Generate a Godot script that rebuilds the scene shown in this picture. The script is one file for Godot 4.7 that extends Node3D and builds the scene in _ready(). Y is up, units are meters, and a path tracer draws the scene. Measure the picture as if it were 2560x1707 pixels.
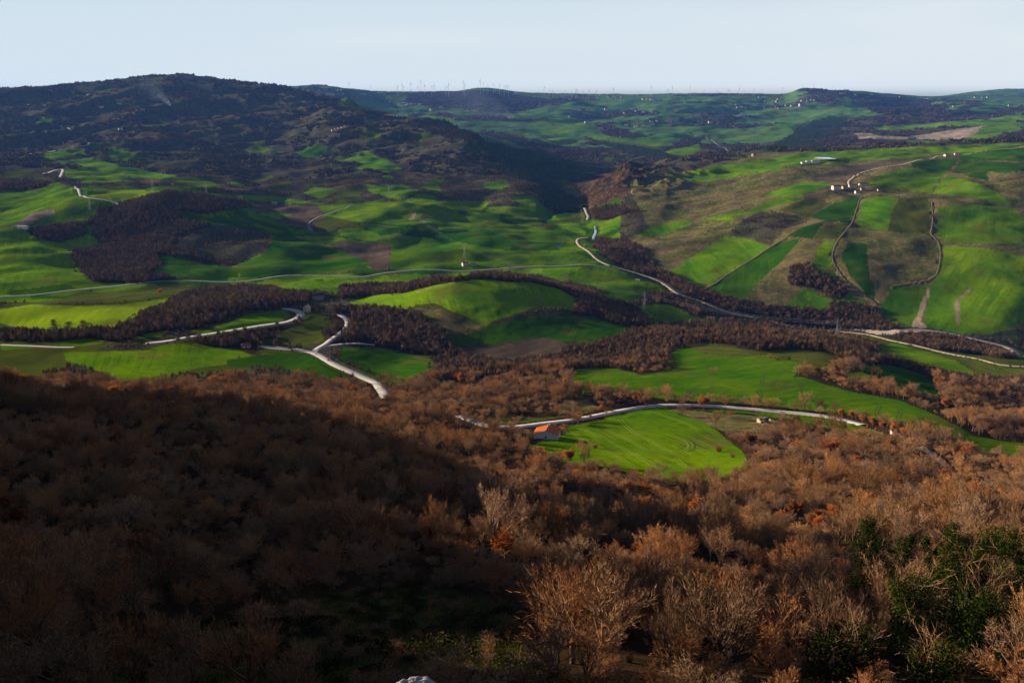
extends Node3D
# A wide farming valley seen from a hilltop. The viewer stands at the origin and looks along -z; heights are metres relative to the eye.
# Features were surveyed from the viewpoint as bearings (columns and rows of the 2560 x 1707 photograph); sight() finds where a bearing
# meets the ground, so that everything is placed in plan, on the land itself.

const FOCAL := 2479.0
const PITCH := 0.24609
const SHEETS := {"A": Vector2(0, 150), "B": Vector2(850, 150), "C": Vector2(1660, 150), "D": Vector2(0, 650), "E": Vector2(850, 650), "F": Vector2(1660, 650), "G": Vector2(0, 1107), "H": Vector2(850, 1107), "I": Vector2(1660, 1107), "P": Vector2(0, 0)}

var cp := cos(PITCH)
var sp := sin(PITCH)
var rng := RandomNumberGenerator.new()

func _ready() -> void:
	rng.seed = 4711
	camera_and_light()
	shape_land()
	paint_land()
	survey_roads()
	build_land()
	build_roads()
	plant_forms()
	build_things()
	build_plants()

func camera_and_light() -> void:
	var cam := Camera3D.new()
	cam.name = "camera"
	cam.fov = rad_to_deg(2.0 * atan(853.5 / FOCAL))
	cam.near = 0.5
	cam.far = 60000.0
	cam.rotation.x = -PITCH
	add_child(cam)
	var sun := DirectionalLight3D.new()
	sun.name = "sun"
	sun.light_energy = 1.6
	sun.light_color = Color(1.0, 0.90, 0.76)
	sun.light_angular_distance = 0.5
	sun.shadow_enabled = true
	var el := deg_to_rad(SUN_UP)
	var az := deg_to_rad(SUN_LEFT)
	var to_sun := Vector3(-sin(az) * cos(el), sin(el), -cos(az) * cos(el))
	sun.look_at_from_position(to_sun * 100.0, Vector3.ZERO, Vector3.UP)
	add_child(sun)
	var env := Environment.new()
	env.tonemap_mode = Environment.TONE_MAPPER_LINEAR
	env.tonemap_exposure = 3.6
	env.background_mode = Environment.BG_SKY
	env.sdfgi_enabled = true
	env.ssao_enabled = true
	env.ssil_enabled = true
	var sky := Sky.new()
	var pano := PanoramaSkyMaterial.new()
	pano.panorama = sky_picture(to_sun)
	sky.sky_material = pano
	env.sky = sky
	env.volumetric_fog_enabled = true
	env.volumetric_fog_density = 0.0
	env.fog_enabled = true
	env.fog_density = FOG
	env.fog_light_color = Color(0.12, 0.33, 1.0).linear_to_srgb()
	var we := WorldEnvironment.new()
	we.name = "world"
	we.environment = env
	add_child(we)

const SUN_UP := 11.8
const SUN_LEFT := 60.0
const FOG := 0.000017

# A clear late-afternoon sky: pale by the horizon, blue overhead, whiter towards the sun, with a few faint streaks of cirrus.
func sky_picture(to_sun: Vector3) -> ImageTexture:
	var w := 768
	var h := 384
	var im := Image.create(w, h, false, Image.FORMAT_RGBAF)
	var n := FastNoiseLite.new()
	n.seed = 3
	n.frequency = 1.0
	n.fractal_octaves = 4
	for j in h:
		var up := (0.5 - (j + 0.5) / h) * PI
		for i in w:
			var round_ := (i + 0.5) / w * TAU
			var d := Vector3(sin(round_ - PI) * cos(up), sin(up), -cos(round_ - PI) * cos(up))
			var e := clampf(d.y, 0.0, 1.0)
			var k := clampf(d.dot(to_sun), -1.0, 1.0)
			var pale := Color(0.77, 0.81, 0.825)
			var blue := Color(0.038, 0.090, 0.25)
			var c := pale.lerp(blue, pow(smoothstep(0.05, 0.60, e), 0.6))
			c = c.lerp(Color(0.58, 0.74, 0.86), smoothstep(0.0, 0.10, e) * (1.0 - smoothstep(0.1, 0.5, e)) * 0.45)
			var warm := pow(clampf(k * 0.5 + 0.5, 0.0, 1.0), 3.0)
			c = c.lerp(Color(1.05, 0.97, 0.88), warm * 1.1 * pow(1.0 - e, 2.0))
			c = c.lerp(Color(0.56, 0.74, 0.86), pow(clampf(0.5 - k * 0.5, 0.0, 1.0), 1.6) * 0.55 * pow(1.0 - e, 3.0))
			var streak := n.get_noise_3d(d.x * 2.2, d.y * 26.0, d.z * 2.2)
			c = c.lerp(Color(0.86, 0.88, 0.88), clampf(streak - 0.02, 0.0, 1.0) * 0.55 * smoothstep(0.0, 0.05, e))
			var low := exp(-e / 0.008)           # the glow of the haze along the horizon
			c = Color(c.r * (1.0 + 0.36 * low), c.g * (1.0 + 0.24 * low), c.b)
			if d.y < 0.0:
				c = Color(0.30, 0.34, 0.30)
			im.set_pixel(i, j, c * 0.282)
	return ImageTexture.create_from_image(im)

# ---------------------------------------------------------------- the lie of the land
# Profiles across the view: (column, row, distance) of points on the ground, near to far.
var PROFILES := [
	[[-600, 1790, 20], [1280, 1760, 20], [3200, 1790, 20]],
	[[-800, 930, 110], [-300, 1590, 100], [200, 1650, 100], [1280, 1640, 100], [2560, 1650, 100], [3400, 1600, 100]],  # leftmost ground lies out of view, raised to shade the near slope
	[[-800, 800, 220], [-320, 1240, 205], [0, 1330, 200], [600, 1335, 200], [1000, 1345, 200], [1400, 1355, 200], [1900, 1350, 200], [2560, 1340, 200], [3300, 1300, 200]],  # the same unseen rise for shade, carried farther back
	[[-900, 960, 420], [-300, 990, 400], [0, 1010, 400], [300, 1030, 400], [700, 1060, 400], [1000, 1120, 400], [1300, 1175, 400], [1700, 1185, 400], [2000, 1165, 400], [2300, 1170, 400], [2560, 1170, 400], [3300, 1150, 400]],
	[[-600, 960, 520], [0, 985, 520], [400, 1000, 520], [800, 1030, 540], [1140, 1045, 560], [1300, 1055, 545], [1500, 1045, 560], [1740, 1015, 600], [2080, 1045, 560], [2300, 1090, 500], [2560, 1145, 470], [3300, 1120, 470]],
	[[-600, 920, 760], [0, 940, 760], [400, 950, 760], [800, 960, 750], [970, 965, 740], [1200, 945, 760], [1450, 930, 740], [1800, 925, 740], [2000, 898, 780], [2200, 960, 700], [2400, 1020, 620], [2560, 1060, 600], [3300, 1060, 600]],
	[[-600, 880, 930], [0, 888, 930], [400, 862, 930], [700, 880, 900], [800, 878, 900], [1000, 910, 900], [1270, 882, 920], [1500, 880, 920], [1700, 850, 930], [1900, 832, 940], [2100, 850, 930], [2300, 930, 840], [2560, 990, 780], [3300, 990, 780]],
	[[-600, 780, 1100], [0, 775, 1150], [150, 762, 1150], [400, 790, 1080], [600, 772, 1080], [740, 770, 1100], [900, 770, 1120], [1000, 740, 1140], [1150, 701, 1150], [1300, 712, 1150], [1450, 750, 1130], [1600, 800, 1100], [1900, 855, 1090], [2200, 870, 1060], [2560, 900, 1000], [3300, 900, 1000]],
	[[-600, 745, 1280], [0, 740, 1300], [500, 705, 1420], [1000, 690, 1430], [1300, 690, 1420], [1500, 720, 1330], [1700, 760, 1290], [1900, 795, 1260], [2100, 825, 1220], [2300, 835, 1190], [2560, 880, 1120], [3300, 900, 1120]],
	[[-600, 590, 1730], [0, 590, 1730], [300, 620, 1700], [640, 620, 1660], [900, 620, 1680], [1200, 625, 1650], [1450, 630, 1632], [1600, 640, 1600], [1800, 650, 1520], [2100, 650, 1440], [2300, 660, 1400], [2560, 690, 1320], [3300, 690, 1320]],
	[[-600, 510, 2050], [0, 500, 2050], [250, 495, 1950], [400, 486, 1950], [560, 505, 1950], [700, 540, 2050], [900, 515, 2120], [1000, 500, 2150], [1050, 503, 2150], [1200, 545, 2060], [1400, 560, 1980], [1500, 560, 1960], [1600, 560, 1880], [1800, 540, 1850], [2000, 520, 1800], [2300, 510, 1720], [2560, 510, 1700], [3300, 510, 1700]],
	[[-600, 430, 2700], [0, 430, 2700], [400, 440, 2650], [560, 455, 2600], [800, 450, 2700], [1000, 440, 2750], [1200, 450, 2650], [1340, 470, 2500], [1370, 500, 2480], [1450, 505, 2450], [1500, 470, 2500], [1580, 418, 2680], [1620, 422, 2650], [1660, 428, 2600], [1800, 430, 2550], [2000, 410, 2500], [2300, 400, 2450], [2560, 390, 2350], [3300, 390, 2350]],
	[[-600, 390, 3300], [0, 390, 3300], [400, 390, 3200], [600, 410, 3100], [800, 400, 3200], [1000, 370, 3350], [1150, 362, 3250], [1230, 392, 3150], [1290, 430, 3000], [1400, 455, 2900], [1500, 447, 2950], [1600, 425, 3050], [1700, 395, 3000], [1850, 385, 3000], [2000, 376, 3000], [2200, 365, 3000], [2400, 358, 2900], [2560, 355, 2800], [3300, 355, 2800]],
	[[-600, 320, 4300], [0, 320, 4300], [400, 310, 4300], [700, 318, 4200], [850, 295, 4100], [950, 284, 4300], [1000, 292, 4200], [1090, 306, 3950], [1150, 327, 3750], [1180, 340, 3650], [1230, 385, 3550], [1300, 402, 3600], [1450, 405, 3900], [1600, 400, 3900], [1800, 385, 3900], [2000, 378, 3900], [2300, 368, 3900], [2560, 352, 3700], [3300, 352, 3700]],
	[[-600, 228, 5600], [0, 221, 5600], [150, 213, 5700], [310, 199, 5900], [400, 187, 6000], [480, 190, 6000], [560, 202, 5900], [690, 216, 5600], [800, 238, 5400], [880, 258, 5300], [960, 300, 5400], [1100, 330, 5500], [1300, 345, 5500], [1600, 345, 5500], [1800, 345, 5400], [2000, 335, 5200], [2300, 320, 5200], [2560, 310, 5000], [3300, 310, 5000]],
	[[-600, 260, 8000], [0, 255, 8000], [400, 250, 8000], [690, 250, 7500], [850, 258, 7500], [1000, 285, 7500], [1200, 280, 7500], [1500, 290, 7500], [1700, 295, 7200], [1900, 290, 7500], [2100, 280, 7000], [2300, 270, 7500], [2560, 275, 7000], [3300, 275, 7000]],
	[[-600, 232, 11000], [400, 232, 11000], [690, 217, 10000], [790, 212, 9500], [880, 223, 9500], [1000, 229, 10000], [1150, 227, 11000], [1200, 220, 11000], [1300, 231, 11000], [1600, 236, 10500], [1750, 234, 10000], [1960, 236, 9500], [2010, 220, 9500], [2060, 224, 9500], [2150, 229, 9500], [2350, 243, 10000], [2560, 240, 10500], [3300, 240, 10500]],
	[[-600, 240, 14000], [2000, 240, 14000], [2300, 244, 14000], [2420, 232, 13500], [2500, 224, 13500], [2560, 222, 13500], [3000, 226, 13500]],
	[[-600, 246, 16000], [3200, 246, 16000]],
]
# rows of the land's mesh: closer together where the view resolves more
const BANDS := [[18.0, 75.0, 16], [75.0, 200.0, 70], [200.0, 400.0, 70], [400.0, 750.0, 125], [750.0, 1200.0, 160], [1200.0, 2000.0, 135], [2000.0, 3000.0, 85], [3000.0, 6000.0, 115], [6000.0, 11000.0, 80], [11000.0, 16000.0, 24]]
const QIN := 0.60
const NIN := 1120
const QOUT := 1.15
const NOUT := 44
var NC := NIN + 2 * NOUT + 1
var NR := 0
var ds := PackedFloat32Array()
var qs := PackedFloat32Array()
var hs := PackedFloat32Array()
var kind_at := PackedByteArray()
var piece_at := PackedInt32Array()

func tilt(v: float) -> Vector2:      # (fall of the sight line per metre ahead, spread of the columns) of a photograph row
	var a := (853.5 - v) / FOCAL
	return Vector2((a * cp - sp) / (cp + a * sp), cp + a * sp)

func bearing(u: float, v: float) -> float:
	return (u - 1280.0) / (FOCAL * tilt(v).y)

func slopes_of(x: Array, y: Array) -> Array:     # monotone cubic interpolation
	var n := x.size()
	var m := []
	m.resize(n)
	var d := []
	for i in n - 1:
		d.append((y[i + 1] - y[i]) / (x[i + 1] - x[i]))
	for i in n:
		if i == 0 or i == n - 1:
			m[i] = 0.0 if n < 2 else (d[0] if i == 0 else d[n - 2])
		elif d[i - 1] * d[i] <= 0.0:
			m[i] = 0.0
		else:
			var h0: float = x[i] - x[i - 1]
			var h1: float = x[i + 1] - x[i]
			m[i] = 3.0 * (h0 + h1) / ((2.0 * h1 + h0) / d[i - 1] + (h1 + 2.0 * h0) / d[i])
	return m

func hermite(x0: float, x1: float, y0: float, y1: float, m0: float, m1: float, x: float) -> float:
	var h := x1 - x0
	var t := (x - x0) / h
	var t2 := t * t
	var t3 := t2 * t
	return (2.0 * t3 - 3.0 * t2 + 1.0) * y0 + (t3 - 2.0 * t2 + t) * h * m0 + (3.0 * t2 - 2.0 * t3) * y1 + (t3 - t2) * h * m1

func noise(seed_: int, wavelength: float, octaves: int, ridged := false) -> FastNoiseLite:
	var n := FastNoiseLite.new()
	n.noise_type = FastNoiseLite.TYPE_SIMPLEX_SMOOTH
	n.seed = seed_
	n.frequency = 1.0 / wavelength
	n.fractal_octaves = octaves
	if ridged:
		n.fractal_type = FastNoiseLite.FRACTAL_RIDGED
	return n

func lay_out_grid() -> void:
	for i in NC:
		if i < NOUT:
			qs.append(-QIN - (QOUT - QIN) * pow(float(NOUT - i) / NOUT, 1.3))
		elif i > NOUT + NIN:
			qs.append(QIN + (QOUT - QIN) * pow(float(i - NOUT - NIN) / NOUT, 1.3))
		else:
			qs.append(-QIN + 2.0 * QIN * (i - NOUT) / NIN)
	for b in BANDS:
		for k in b[2]:
			ds.append(b[0] * pow(b[1] / b[0], float(k) / b[2]))
	ds.append(16000.0)
	NR = ds.size()

func column_of(q: float) -> float:
	if q < -QIN:
		return NOUT - NOUT * pow(clampf((-QIN - q) / (QOUT - QIN), 0.0, 1.0), 1.0 / 1.3)
	if q > QIN:
		return NOUT + NIN + NOUT * pow(clampf((q - QIN) / (QOUT - QIN), 0.0, 1.0), 1.0 / 1.3)
	return NOUT + (q + QIN) / (2.0 * QIN) * NIN

func row_of(d: float) -> float:
	var r := 0
	for b in BANDS:
		if d < b[1]:
			return r + b[2] * log(maxf(d, b[0]) / b[0]) / log(b[1] / b[0])
		r += b[2]
	return NR - 1.001

func shape_land() -> void:
	lay_out_grid()
	hs.resize(NR * NC)
	var guides := []
	for p in PROFILES:
		var q := []
		var v := []
		var d := []
		for a in p:
			q.append(bearing(a[0], a[1]))
			v.append(float(a[1]))
			d.append(log(float(a[2])))
		guides.append([q, v, slopes_of(q, v), d, slopes_of(q, d)])
	var broad := noise(11, 900.0, 4)
	var rolling := noise(12, 260.0, 3)
	var gullies := noise(13, 900.0, 5, true)
	var fine := noise(14, 30.0, 3)
	var rough := noise(15, 190.0, 5, true)
	var lds := PackedFloat32Array()
	for d in ds:
		lds.append(log(d))
	for c in NC:
		var q := qs[c]
		var x := []
		var y := []
		for g in guides:
			var gq: Array = g[0]
			var v: float
			var ld: float
			if q <= gq[0]:
				v = g[1][0]
				ld = g[3][0]
			elif q >= gq[-1]:
				v = g[1][-1]
				ld = g[3][-1]
			else:
				var i := gq.bsearch(q) - 1
				v = hermite(gq[i], gq[i + 1], g[1][i], g[1][i + 1], g[2][i], g[2][i + 1], q)
				ld = hermite(gq[i], gq[i + 1], g[3][i], g[3][i + 1], g[4][i], g[4][i + 1], q)
			x.append(ld)
			y.append(tilt(v).x * exp(ld))
		# unseen out-of-frame ground, raised for shade: its spur stands between the sun and the near wood
		var m := slopes_of(x, y)
		var k := 0
		for r in NR:
			var ld := lds[r]
			while k < x.size() - 2 and ld > x[k + 1]:
				k += 1
			var d := ds[r]
			var px := q * d
			var h := hermite(x[k], x[k + 1], y[k], y[k + 1], m[k], m[k + 1], clampf(ld, x[0], x[-1]))
			h += shade_spur(px, d, h)
			var near_calm := smoothstep(150.0, 500.0, d)
			var mountain := smoothstep(2700.0, 3600.0, d) * (1.0 - smoothstep(0.02, 0.06, q)) * (1.0 - smoothstep(6500.0, 8000.0, d))
			var far_ := smoothstep(4200.0, 6500.0, d) * (1.0 - mountain)
			h += rolling.get_noise_2d(px, d) * (1.6 + 6.4 * smoothstep(550.0, 1100.0, d) + 6.0 * smoothstep(1250.0, 1600.0, d)) * (1.0 - 0.4 * smoothstep(3000.0, 6000.0, d))
			h += fine.get_noise_2d(px, d) * 0.5
			var crag := exp(-pow((q - 0.125) / 0.05, 2.0) - pow((d - 2550.0) / 260.0, 2.0))
			if crag > 0.02:
				h += (rough.get_noise_2d(px, d) - 0.3) * 34.0 * crag
			if mountain > 0.0:
				h += (gullies.get_noise_2d(px * 0.8, d * 1.1) - 0.35) * 46.0 * mountain * (1.0 - 0.75 * smoothstep(5000.0, 5800.0, d))
			if far_ > 0.0:
				h += broad.get_noise_2d(px, d) * 55.0 * far_ * (1.0 - 0.8 * smoothstep(8300.0, 9500.0, d))
			hs[r * NC + c] = h

# unseen shoulder on the sunny side, added and shaped to throw shade on the near wood
func shade_spur(x: float, d: float, h: float) -> float:
	var w := exp(-pow((x + 0.62 * d + 78.0) / (44.0 + 0.02 * d), 2.0)) * smoothstep(60.0, 140.0, d) * (1.0 - smoothstep(600.0, 760.0, d))
	return w * maxf(0.0, -5.0 - 0.02 * d + 20.0 * sin(d * 0.047 + 1.0) + 11.0 * sin(d * 0.131) - h)

func grid_height(cf: float, rf: float) -> float:
	var c := clampi(int(cf), 0, NC - 2)
	var r := clampi(int(rf), 0, NR - 2)
	var a := cf - c
	var b := rf - r
	var k := r * NC + c
	return lerpf(lerpf(hs[k], hs[k + 1], a), lerpf(hs[k + NC], hs[k + NC + 1], a), b)

func ground(x: float, z: float) -> float:
	var d := maxf(-z, 18.0)
	return grid_height(column_of(x / d), row_of(d))

func on_ground(x: float, z: float, lift := 0.0) -> Vector3:
	return Vector3(x, ground(x, z) + lift, z)

func sight_row(u: float, v: float, from := 0.0, upto := 1e9, lift := 0.0) -> Vector2:    # (column, row) of the grid where a bearing meets the ground
	var t := tilt(v)
	var cf := column_of((u - 1280.0) / (FOCAL * t.y))
	var r0 := 0 if from <= 18.0 else int(row_of(from))
	var r1 := NR - 2 if upto > 16000.0 else int(row_of(upto))
	var c := clampi(int(cf), 0, NC - 2)
	var a := cf - c
	var before := 0.0
	for r in range(r0, r1 + 1):
		var k := r * NC + c
		var gap := t.x * ds[r] - (hs[k] * (1.0 - a) + hs[k + 1] * a) - lift
		if gap <= 0.0:
			return Vector2(cf, r if r == r0 else r - 1 + before / (before - gap))
		before = gap
	return Vector2(cf, r1)

func sight(u: float, v: float, from := 0.0, upto := 1e9, lift := 0.0) -> Vector3:   # lift: of a point that far above the ground
	var g := sight_row(u, v, from, upto, lift)
	var r := clampi(int(g.y), 0, NR - 2)
	var d := lerpf(ds[r], ds[r + 1], g.y - r)
	var q := (u - 1280.0) / (FOCAL * tilt(v).y)
	return Vector3(q * d, grid_height(g.x, g.y), -d)

func survey(sheet: String, flat: Array) -> PackedVector2Array:
	var o: Vector2 = SHEETS[sheet]
	var s := 1.0 if sheet == "P" else 900.0 / 2352.0
	var out := PackedVector2Array()
	for i in range(0, flat.size() - 1, 2):
		out.append(o + Vector2(flat[i], flat[i + 1]) * s)
	return out

# ---------------------------------------------------------------- what grows or lies on it
enum {SCRUB, GREEN, DEEP, LIME, OLIVE, PLOUGH, BARE, WOOD, CONIFER, DRY, CLAY, GRAVEL, FAR}
var pieces := [["terrain", "", ""]]

func lay(sheet: String, kind: int, flat: Array, called := "", label := "", from := 0.0, upto := 1e9) -> void:
	var p := survey(sheet, flat)
	var loop := PackedVector2Array()
	var n := p.size()
	for i in n:
		var a := p[i]
		var b := p[(i + 1) % n]
		var k := maxi(1, int(a.distance_to(b) / 14.0))
		for j in k:
			var w := a.lerp(b, float(j) / k)
			loop.append(sight_row(w.x, w.y, from, upto))
	var piece := 0
	if called:
		piece = pieces.size()
		pieces.append([called, label, ""])
	var lo := 1e9
	var hi := -1e9
	for w in loop:
		lo = minf(lo, w.y)
		hi = maxf(hi, w.y)
	n = loop.size()
	var ragged := noise(pieces.size() + flat.size(), 9.0, 3)
	for r in range(maxi(0, ceili(lo)), mini(NR - 1, floori(hi)) + 1):
		var cuts := []
		for i in n:
			var a := loop[i]
			var b := loop[(i + 1) % n]
			if (a.y <= r) != (b.y <= r):
				cuts.append(a.x + (b.x - a.x) * (r - a.y) / (b.y - a.y) + ragged.get_noise_2d(r, i) * (4.5 if kind == WOOD else 2.2))
		cuts.sort()
		for i in range(0, cuts.size() - 1, 2):
			for c in range(maxi(0, ceili(cuts[i])), mini(NC - 1, floori(cuts[i + 1])) + 1):
				var k := r * NC + c
				kind_at[k] = kind
				piece_at[k] = piece

func kind_of_ground(x: float, z: float) -> int:
	var d := maxf(-z, 18.0)
	return kind_at[clampi(roundi(row_of(d)), 0, NR - 1) * NC + clampi(roundi(column_of(x / d)), 0, NC - 1)]

func paint_land() -> void:
	kind_at.resize(NR * NC)
	piece_at.resize(NR * NC)
	var parcels := FastNoiseLite.new()
	parcels.noise_type = FastNoiseLite.TYPE_CELLULAR
	parcels.cellular_return_type = FastNoiseLite.RETURN_CELL_VALUE
	parcels.frequency = 1.0 / 330.0
	parcels.seed = 5
	parcels.domain_warp_enabled = true
	parcels.domain_warp_amplitude = 60.0
	parcels.domain_warp_frequency = 1.0 / 400.0
	var woody := noise(21, 1300.0, 4)
	for r in NR:
		var d := ds[r]
		for c in NC:
			var x := qs[c] * d
			var k := WOOD
			if d > 4700.0 and (qs[c] > -0.17 or d > 6700.0):
				var p := parcels.get_noise_2d(x, d * 0.8)
				k = FAR if p > -0.35 else (OLIVE if p > -0.55 else (DEEP if p > -0.8 else LIME))
				if woody.get_noise_2d(x, d) > 0.24:
					k = SCRUB
			elif d > 1230.0 and d < 2200.0 and qs[c] < 0.11:
				var p := parcels.get_noise_2d(x * 2.2, d * 1.6)
				k = GREEN if p > 0.0 else (DEEP if p > -0.55 else (OLIVE if p > -0.8 else PLOUGH))
			elif d > 760.0 and d < 1230.0:
				k = OLIVE if woody.get_noise_2d(x * 6.0, d * 6.0) > -0.02 else SCRUB
			elif d > 760.0 and d < 2700.0:
				k = SCRUB
			elif d >= 2700.0:
				k = SCRUB
				var p := parcels.get_noise_2d(x * 1.4, d * 1.2)
				if p > 0.83:
					k = OLIVE
			kind_at[r * NC + c] = k
	# far hills and plains
	lay("B", WOOD, [420, 225, 600, 202, 800, 197, 1000, 203, 1200, 232, 1340, 262, 1290, 310, 1200, 332, 1000, 340, 700, 312, 450, 280], "", "", 4800)
	lay("B", WOOD, [1500, 368, 1580, 350, 1660, 360, 1800, 350, 1900, 335, 2060, 345, 2080, 358, 1900, 365, 1700, 385, 1560, 385], "", "", 4800)
	lay("B", WOOD, [1650, 430, 1750, 420, 1930, 482, 1920, 522, 1800, 510, 1720, 475], "", "", 4000)
	lay("B", GREEN, [500, 372, 560, 360, 770, 382, 720, 402, 600, 388], "far_field", "bright green strip of field behind the dark wooded ridge end", 4000)
	lay("B", GREEN, [1220, 440, 1280, 400, 1560, 408, 1700, 420, 1640, 455, 1400, 480], "", "", 4000)
	lay("B", OLIVE, [1600, 500, 1900, 520, 2080, 560, 2100, 590, 1900, 560, 1700, 530], "", "", 3200)
	lay("B", GREEN, [1560, 480, 1900, 512, 2110, 545, 2120, 575, 1950, 548, 1650, 515], "", "", 3200)
	lay("B", GREEN, [2110, 600, 2200, 580, 2352, 545, 2352, 620, 2200, 632], "far_field", "green slope beside the grey lane beyond the gorge", 3000)
	lay("B", WOOD, [2100, 585, 2250, 522, 2352, 512, 2352, 545, 2200, 578], "", "", 3000)
	lay("B", CONIFER, [1580, 500, 1700, 540, 1900, 562, 2100, 610, 2190, 640, 2060, 650, 1900, 600, 1750, 565], "", "", 3000)
	lay("B", WOOD, [900, 480, 1000, 470, 1250, 520, 1400, 555, 1560, 575, 1640, 610, 1800, 660, 1900, 690, 1600, 690, 1450, 640, 1200, 560], "", "", 3000)
	lay("B", GREEN, [1340, 520, 1450, 500, 1560, 545, 1600, 575, 1480, 560], "", "", 3300)
	lay("B", GREEN, [1690, 625, 1760, 640, 1840, 685, 1760, 670], "", "", 3000)
	# the woods, bare ground and fields beyond the hill on the right
	lay("C", SCRUB, [660, 590, 1000, 400, 1500, 350, 1900, 335, 2100, 360, 2352, 300, 2352, 540, 1900, 545, 1200, 590], "", "", 3000)
	lay("C", CONIFER, [660, 590, 800, 520, 900, 450, 1000, 400, 1110, 375, 1210, 375, 1190, 420, 1130, 470, 1060, 512, 970, 530, 1000, 582], "", "", 3000)
	lay("C", GREEN, [1370, 435, 1650, 420, 1700, 422, 2000, 390, 2200, 380, 2000, 432, 1750, 442, 1550, 467, 1400, 452], "far_field", "long thin green field between brown woods and bare ground", 3000)
	lay("C", BARE, [1220, 480, 1350, 475, 1420, 500, 1600, 500, 1800, 470, 2090, 425, 2050, 480, 1980, 510, 1850, 525, 1600, 515, 1400, 520, 1280, 515], "bare_field", "pale bare ground beyond the hill crest", 3000)
	lay("C", SCRUB, [1420, 475, 1550, 468, 1750, 445, 1900, 440, 1780, 468, 1600, 496, 1450, 498], "", "", 3000)
	lay("C", GREEN, [1580, 530, 1700, 525, 1840, 530, 1820, 556, 1610, 562], "far_field", "small bright green field below the pale bare ground", 3000)
	lay("C", GREEN, [2000, 432, 2100, 400, 2352, 335, 2352, 480, 2200, 512, 2130, 540, 1930, 548, 1950, 520, 2050, 480, 2090, 425], "far_field", "wide green slope beside the pale bare ground", 3000)
	lay("C", WOOD, [2150, 530, 2200, 490, 2352, 462, 2352, 525], "", "", 3000)
	lay("C", WOOD, [1280, 265, 1400, 240, 1500, 245, 1700, 275, 1880, 315, 1750, 332, 1600, 302, 1560, 360, 1400, 350, 1320, 300], "", "", 4000)
	# the mountain
	for a in [[110, 240, 200, 210, 215, 230, 130, 252], [0, 362, 100, 345, 110, 352, 0, 368], [140, 352, 350, 345, 250, 366, 150, 362], [540, 342, 640, 325, 665, 332, 560, 352], [950, 130, 1050, 110, 1060, 132, 960, 137], [1220, 112, 1300, 95, 1330, 118, 1230, 132], [640, 200, 720, 190, 720, 215, 650, 215]]:
		lay("A", OLIVE, a, "", "", 3000)
	lay("A", GREEN, [200, 412, 260, 376, 420, 380, 310, 412], "", "", 2800)
	lay("A", OLIVE, [910, 442, 980, 402, 1110, 406, 1000, 457], "", "", 2800)
	lay("A", CLAY, [1220, 388, 1290, 395, 1340, 412, 1300, 420, 1240, 405], "", "", 2800)
	lay("A", CLAY, [1935, 392, 1960, 380, 2010, 395, 1960, 405], "", "", 2800)
	lay("A", DEEP, [1920, 622, 2000, 572, 2110, 550, 2140, 602, 2000, 652], "", "", 2500)
	lay("B", OLIVE, [110, 490, 200, 430, 290, 450, 280, 510, 150, 530], "", "", 2800)
	lay("B", OLIVE, [440, 490, 540, 460, 600, 480, 600, 522, 530, 547, 470, 530], "", "", 2800)
	lay("B", CLAY, [720, 452, 800, 445, 860, 462, 790, 464], "", "", 2800)
	lay("B", CONIFER, [890, 480, 1000, 510, 1200, 580, 1400, 640, 1790, 700, 1700, 742, 1480, 802, 1430, 900, 1340, 1000, 1330, 812, 1120, 770, 1050, 700, 900, 600, 870, 560], "", "", 2300, 4200)
	lay("B", CONIFER, [385, 520, 410, 470, 450, 490, 455, 530], "", "", 2800)
	lay("B", BARE, [1520, 905, 1540, 880, 1575, 870, 1560, 900], "", "", 2200, 3100)
	# the gorge and its crag
	lay("B", CLAY, [1490, 800, 1700, 740, 1830, 690, 1920, 670, 1990, 720, 2000, 800, 1990, 960, 1990, 1010, 1850, 1000, 1740, 1000, 1700, 960, 1600, 970, 1540, 850], "crag", "brown eroded crag of clay at the mouth of the gorge", 2200, 3100)
	lay("B", WOOD, [1560, 980, 1700, 965, 1850, 960, 1990, 1000, 2020, 1080, 1850, 1110, 1760, 1060, 1650, 1040], "", "", 2000)
	lay("B", BARE, [1895, 870, 1910, 845, 1960, 820, 1985, 822, 1950, 855, 1910, 880], "", "", 2100, 3100)
	lay("B", CONIFER, [1335, 812, 1480, 800, 1530, 850, 1600, 960, 1660, 990, 1600, 1010, 1480, 1010, 1400, 1000, 1355, 940], "", "", 2200, 3000)
	# fields at the foot of the mountain
	lay("A", GREEN, [280, 670, 600, 640, 780, 690, 1050, 740, 1150, 760, 1100, 776, 850, 772, 740, 722, 470, 692], "green_field", "long green field at the mountain foot, above the curving lane", 2300)
	lay("A", GREEN, [410, 720, 560, 702, 760, 722, 850, 782, 920, 830, 960, 852, 600, 852, 500, 792, 430, 760], "green_field", "green field dotted with small trees beside the white lane", 2300)
	lay("A", GREEN, [1090, 780, 1170, 768, 1300, 772, 1400, 800, 1450, 842, 1200, 832, 1090, 806, 930, 822, 1000, 845, 960, 852, 920, 830, 1050, 815], "green_field", "green field with two yellow trees below the mountain", 2300)
	lay("A", PLOUGH, [860, 780, 1100, 780, 1180, 802, 1000, 816, 920, 812], "ploughed_field", "small grey ploughed strip among the fields at the mountain foot", 2300)
	lay("A", GREEN, [220, 612, 400, 592, 560, 580, 580, 602, 400, 640, 250, 642], "green_field", "green field directly below the straight pale mountain lane", 2500)
	lay("A", GREEN, [120, 600, 200, 583, 270, 590, 200, 602], "green_field", "thin bright field above the straight pale mountain lane", 2500)
	lay("A", DEEP, [560, 560, 620, 550, 680, 570, 620, 590], "", "", 2500)
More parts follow.
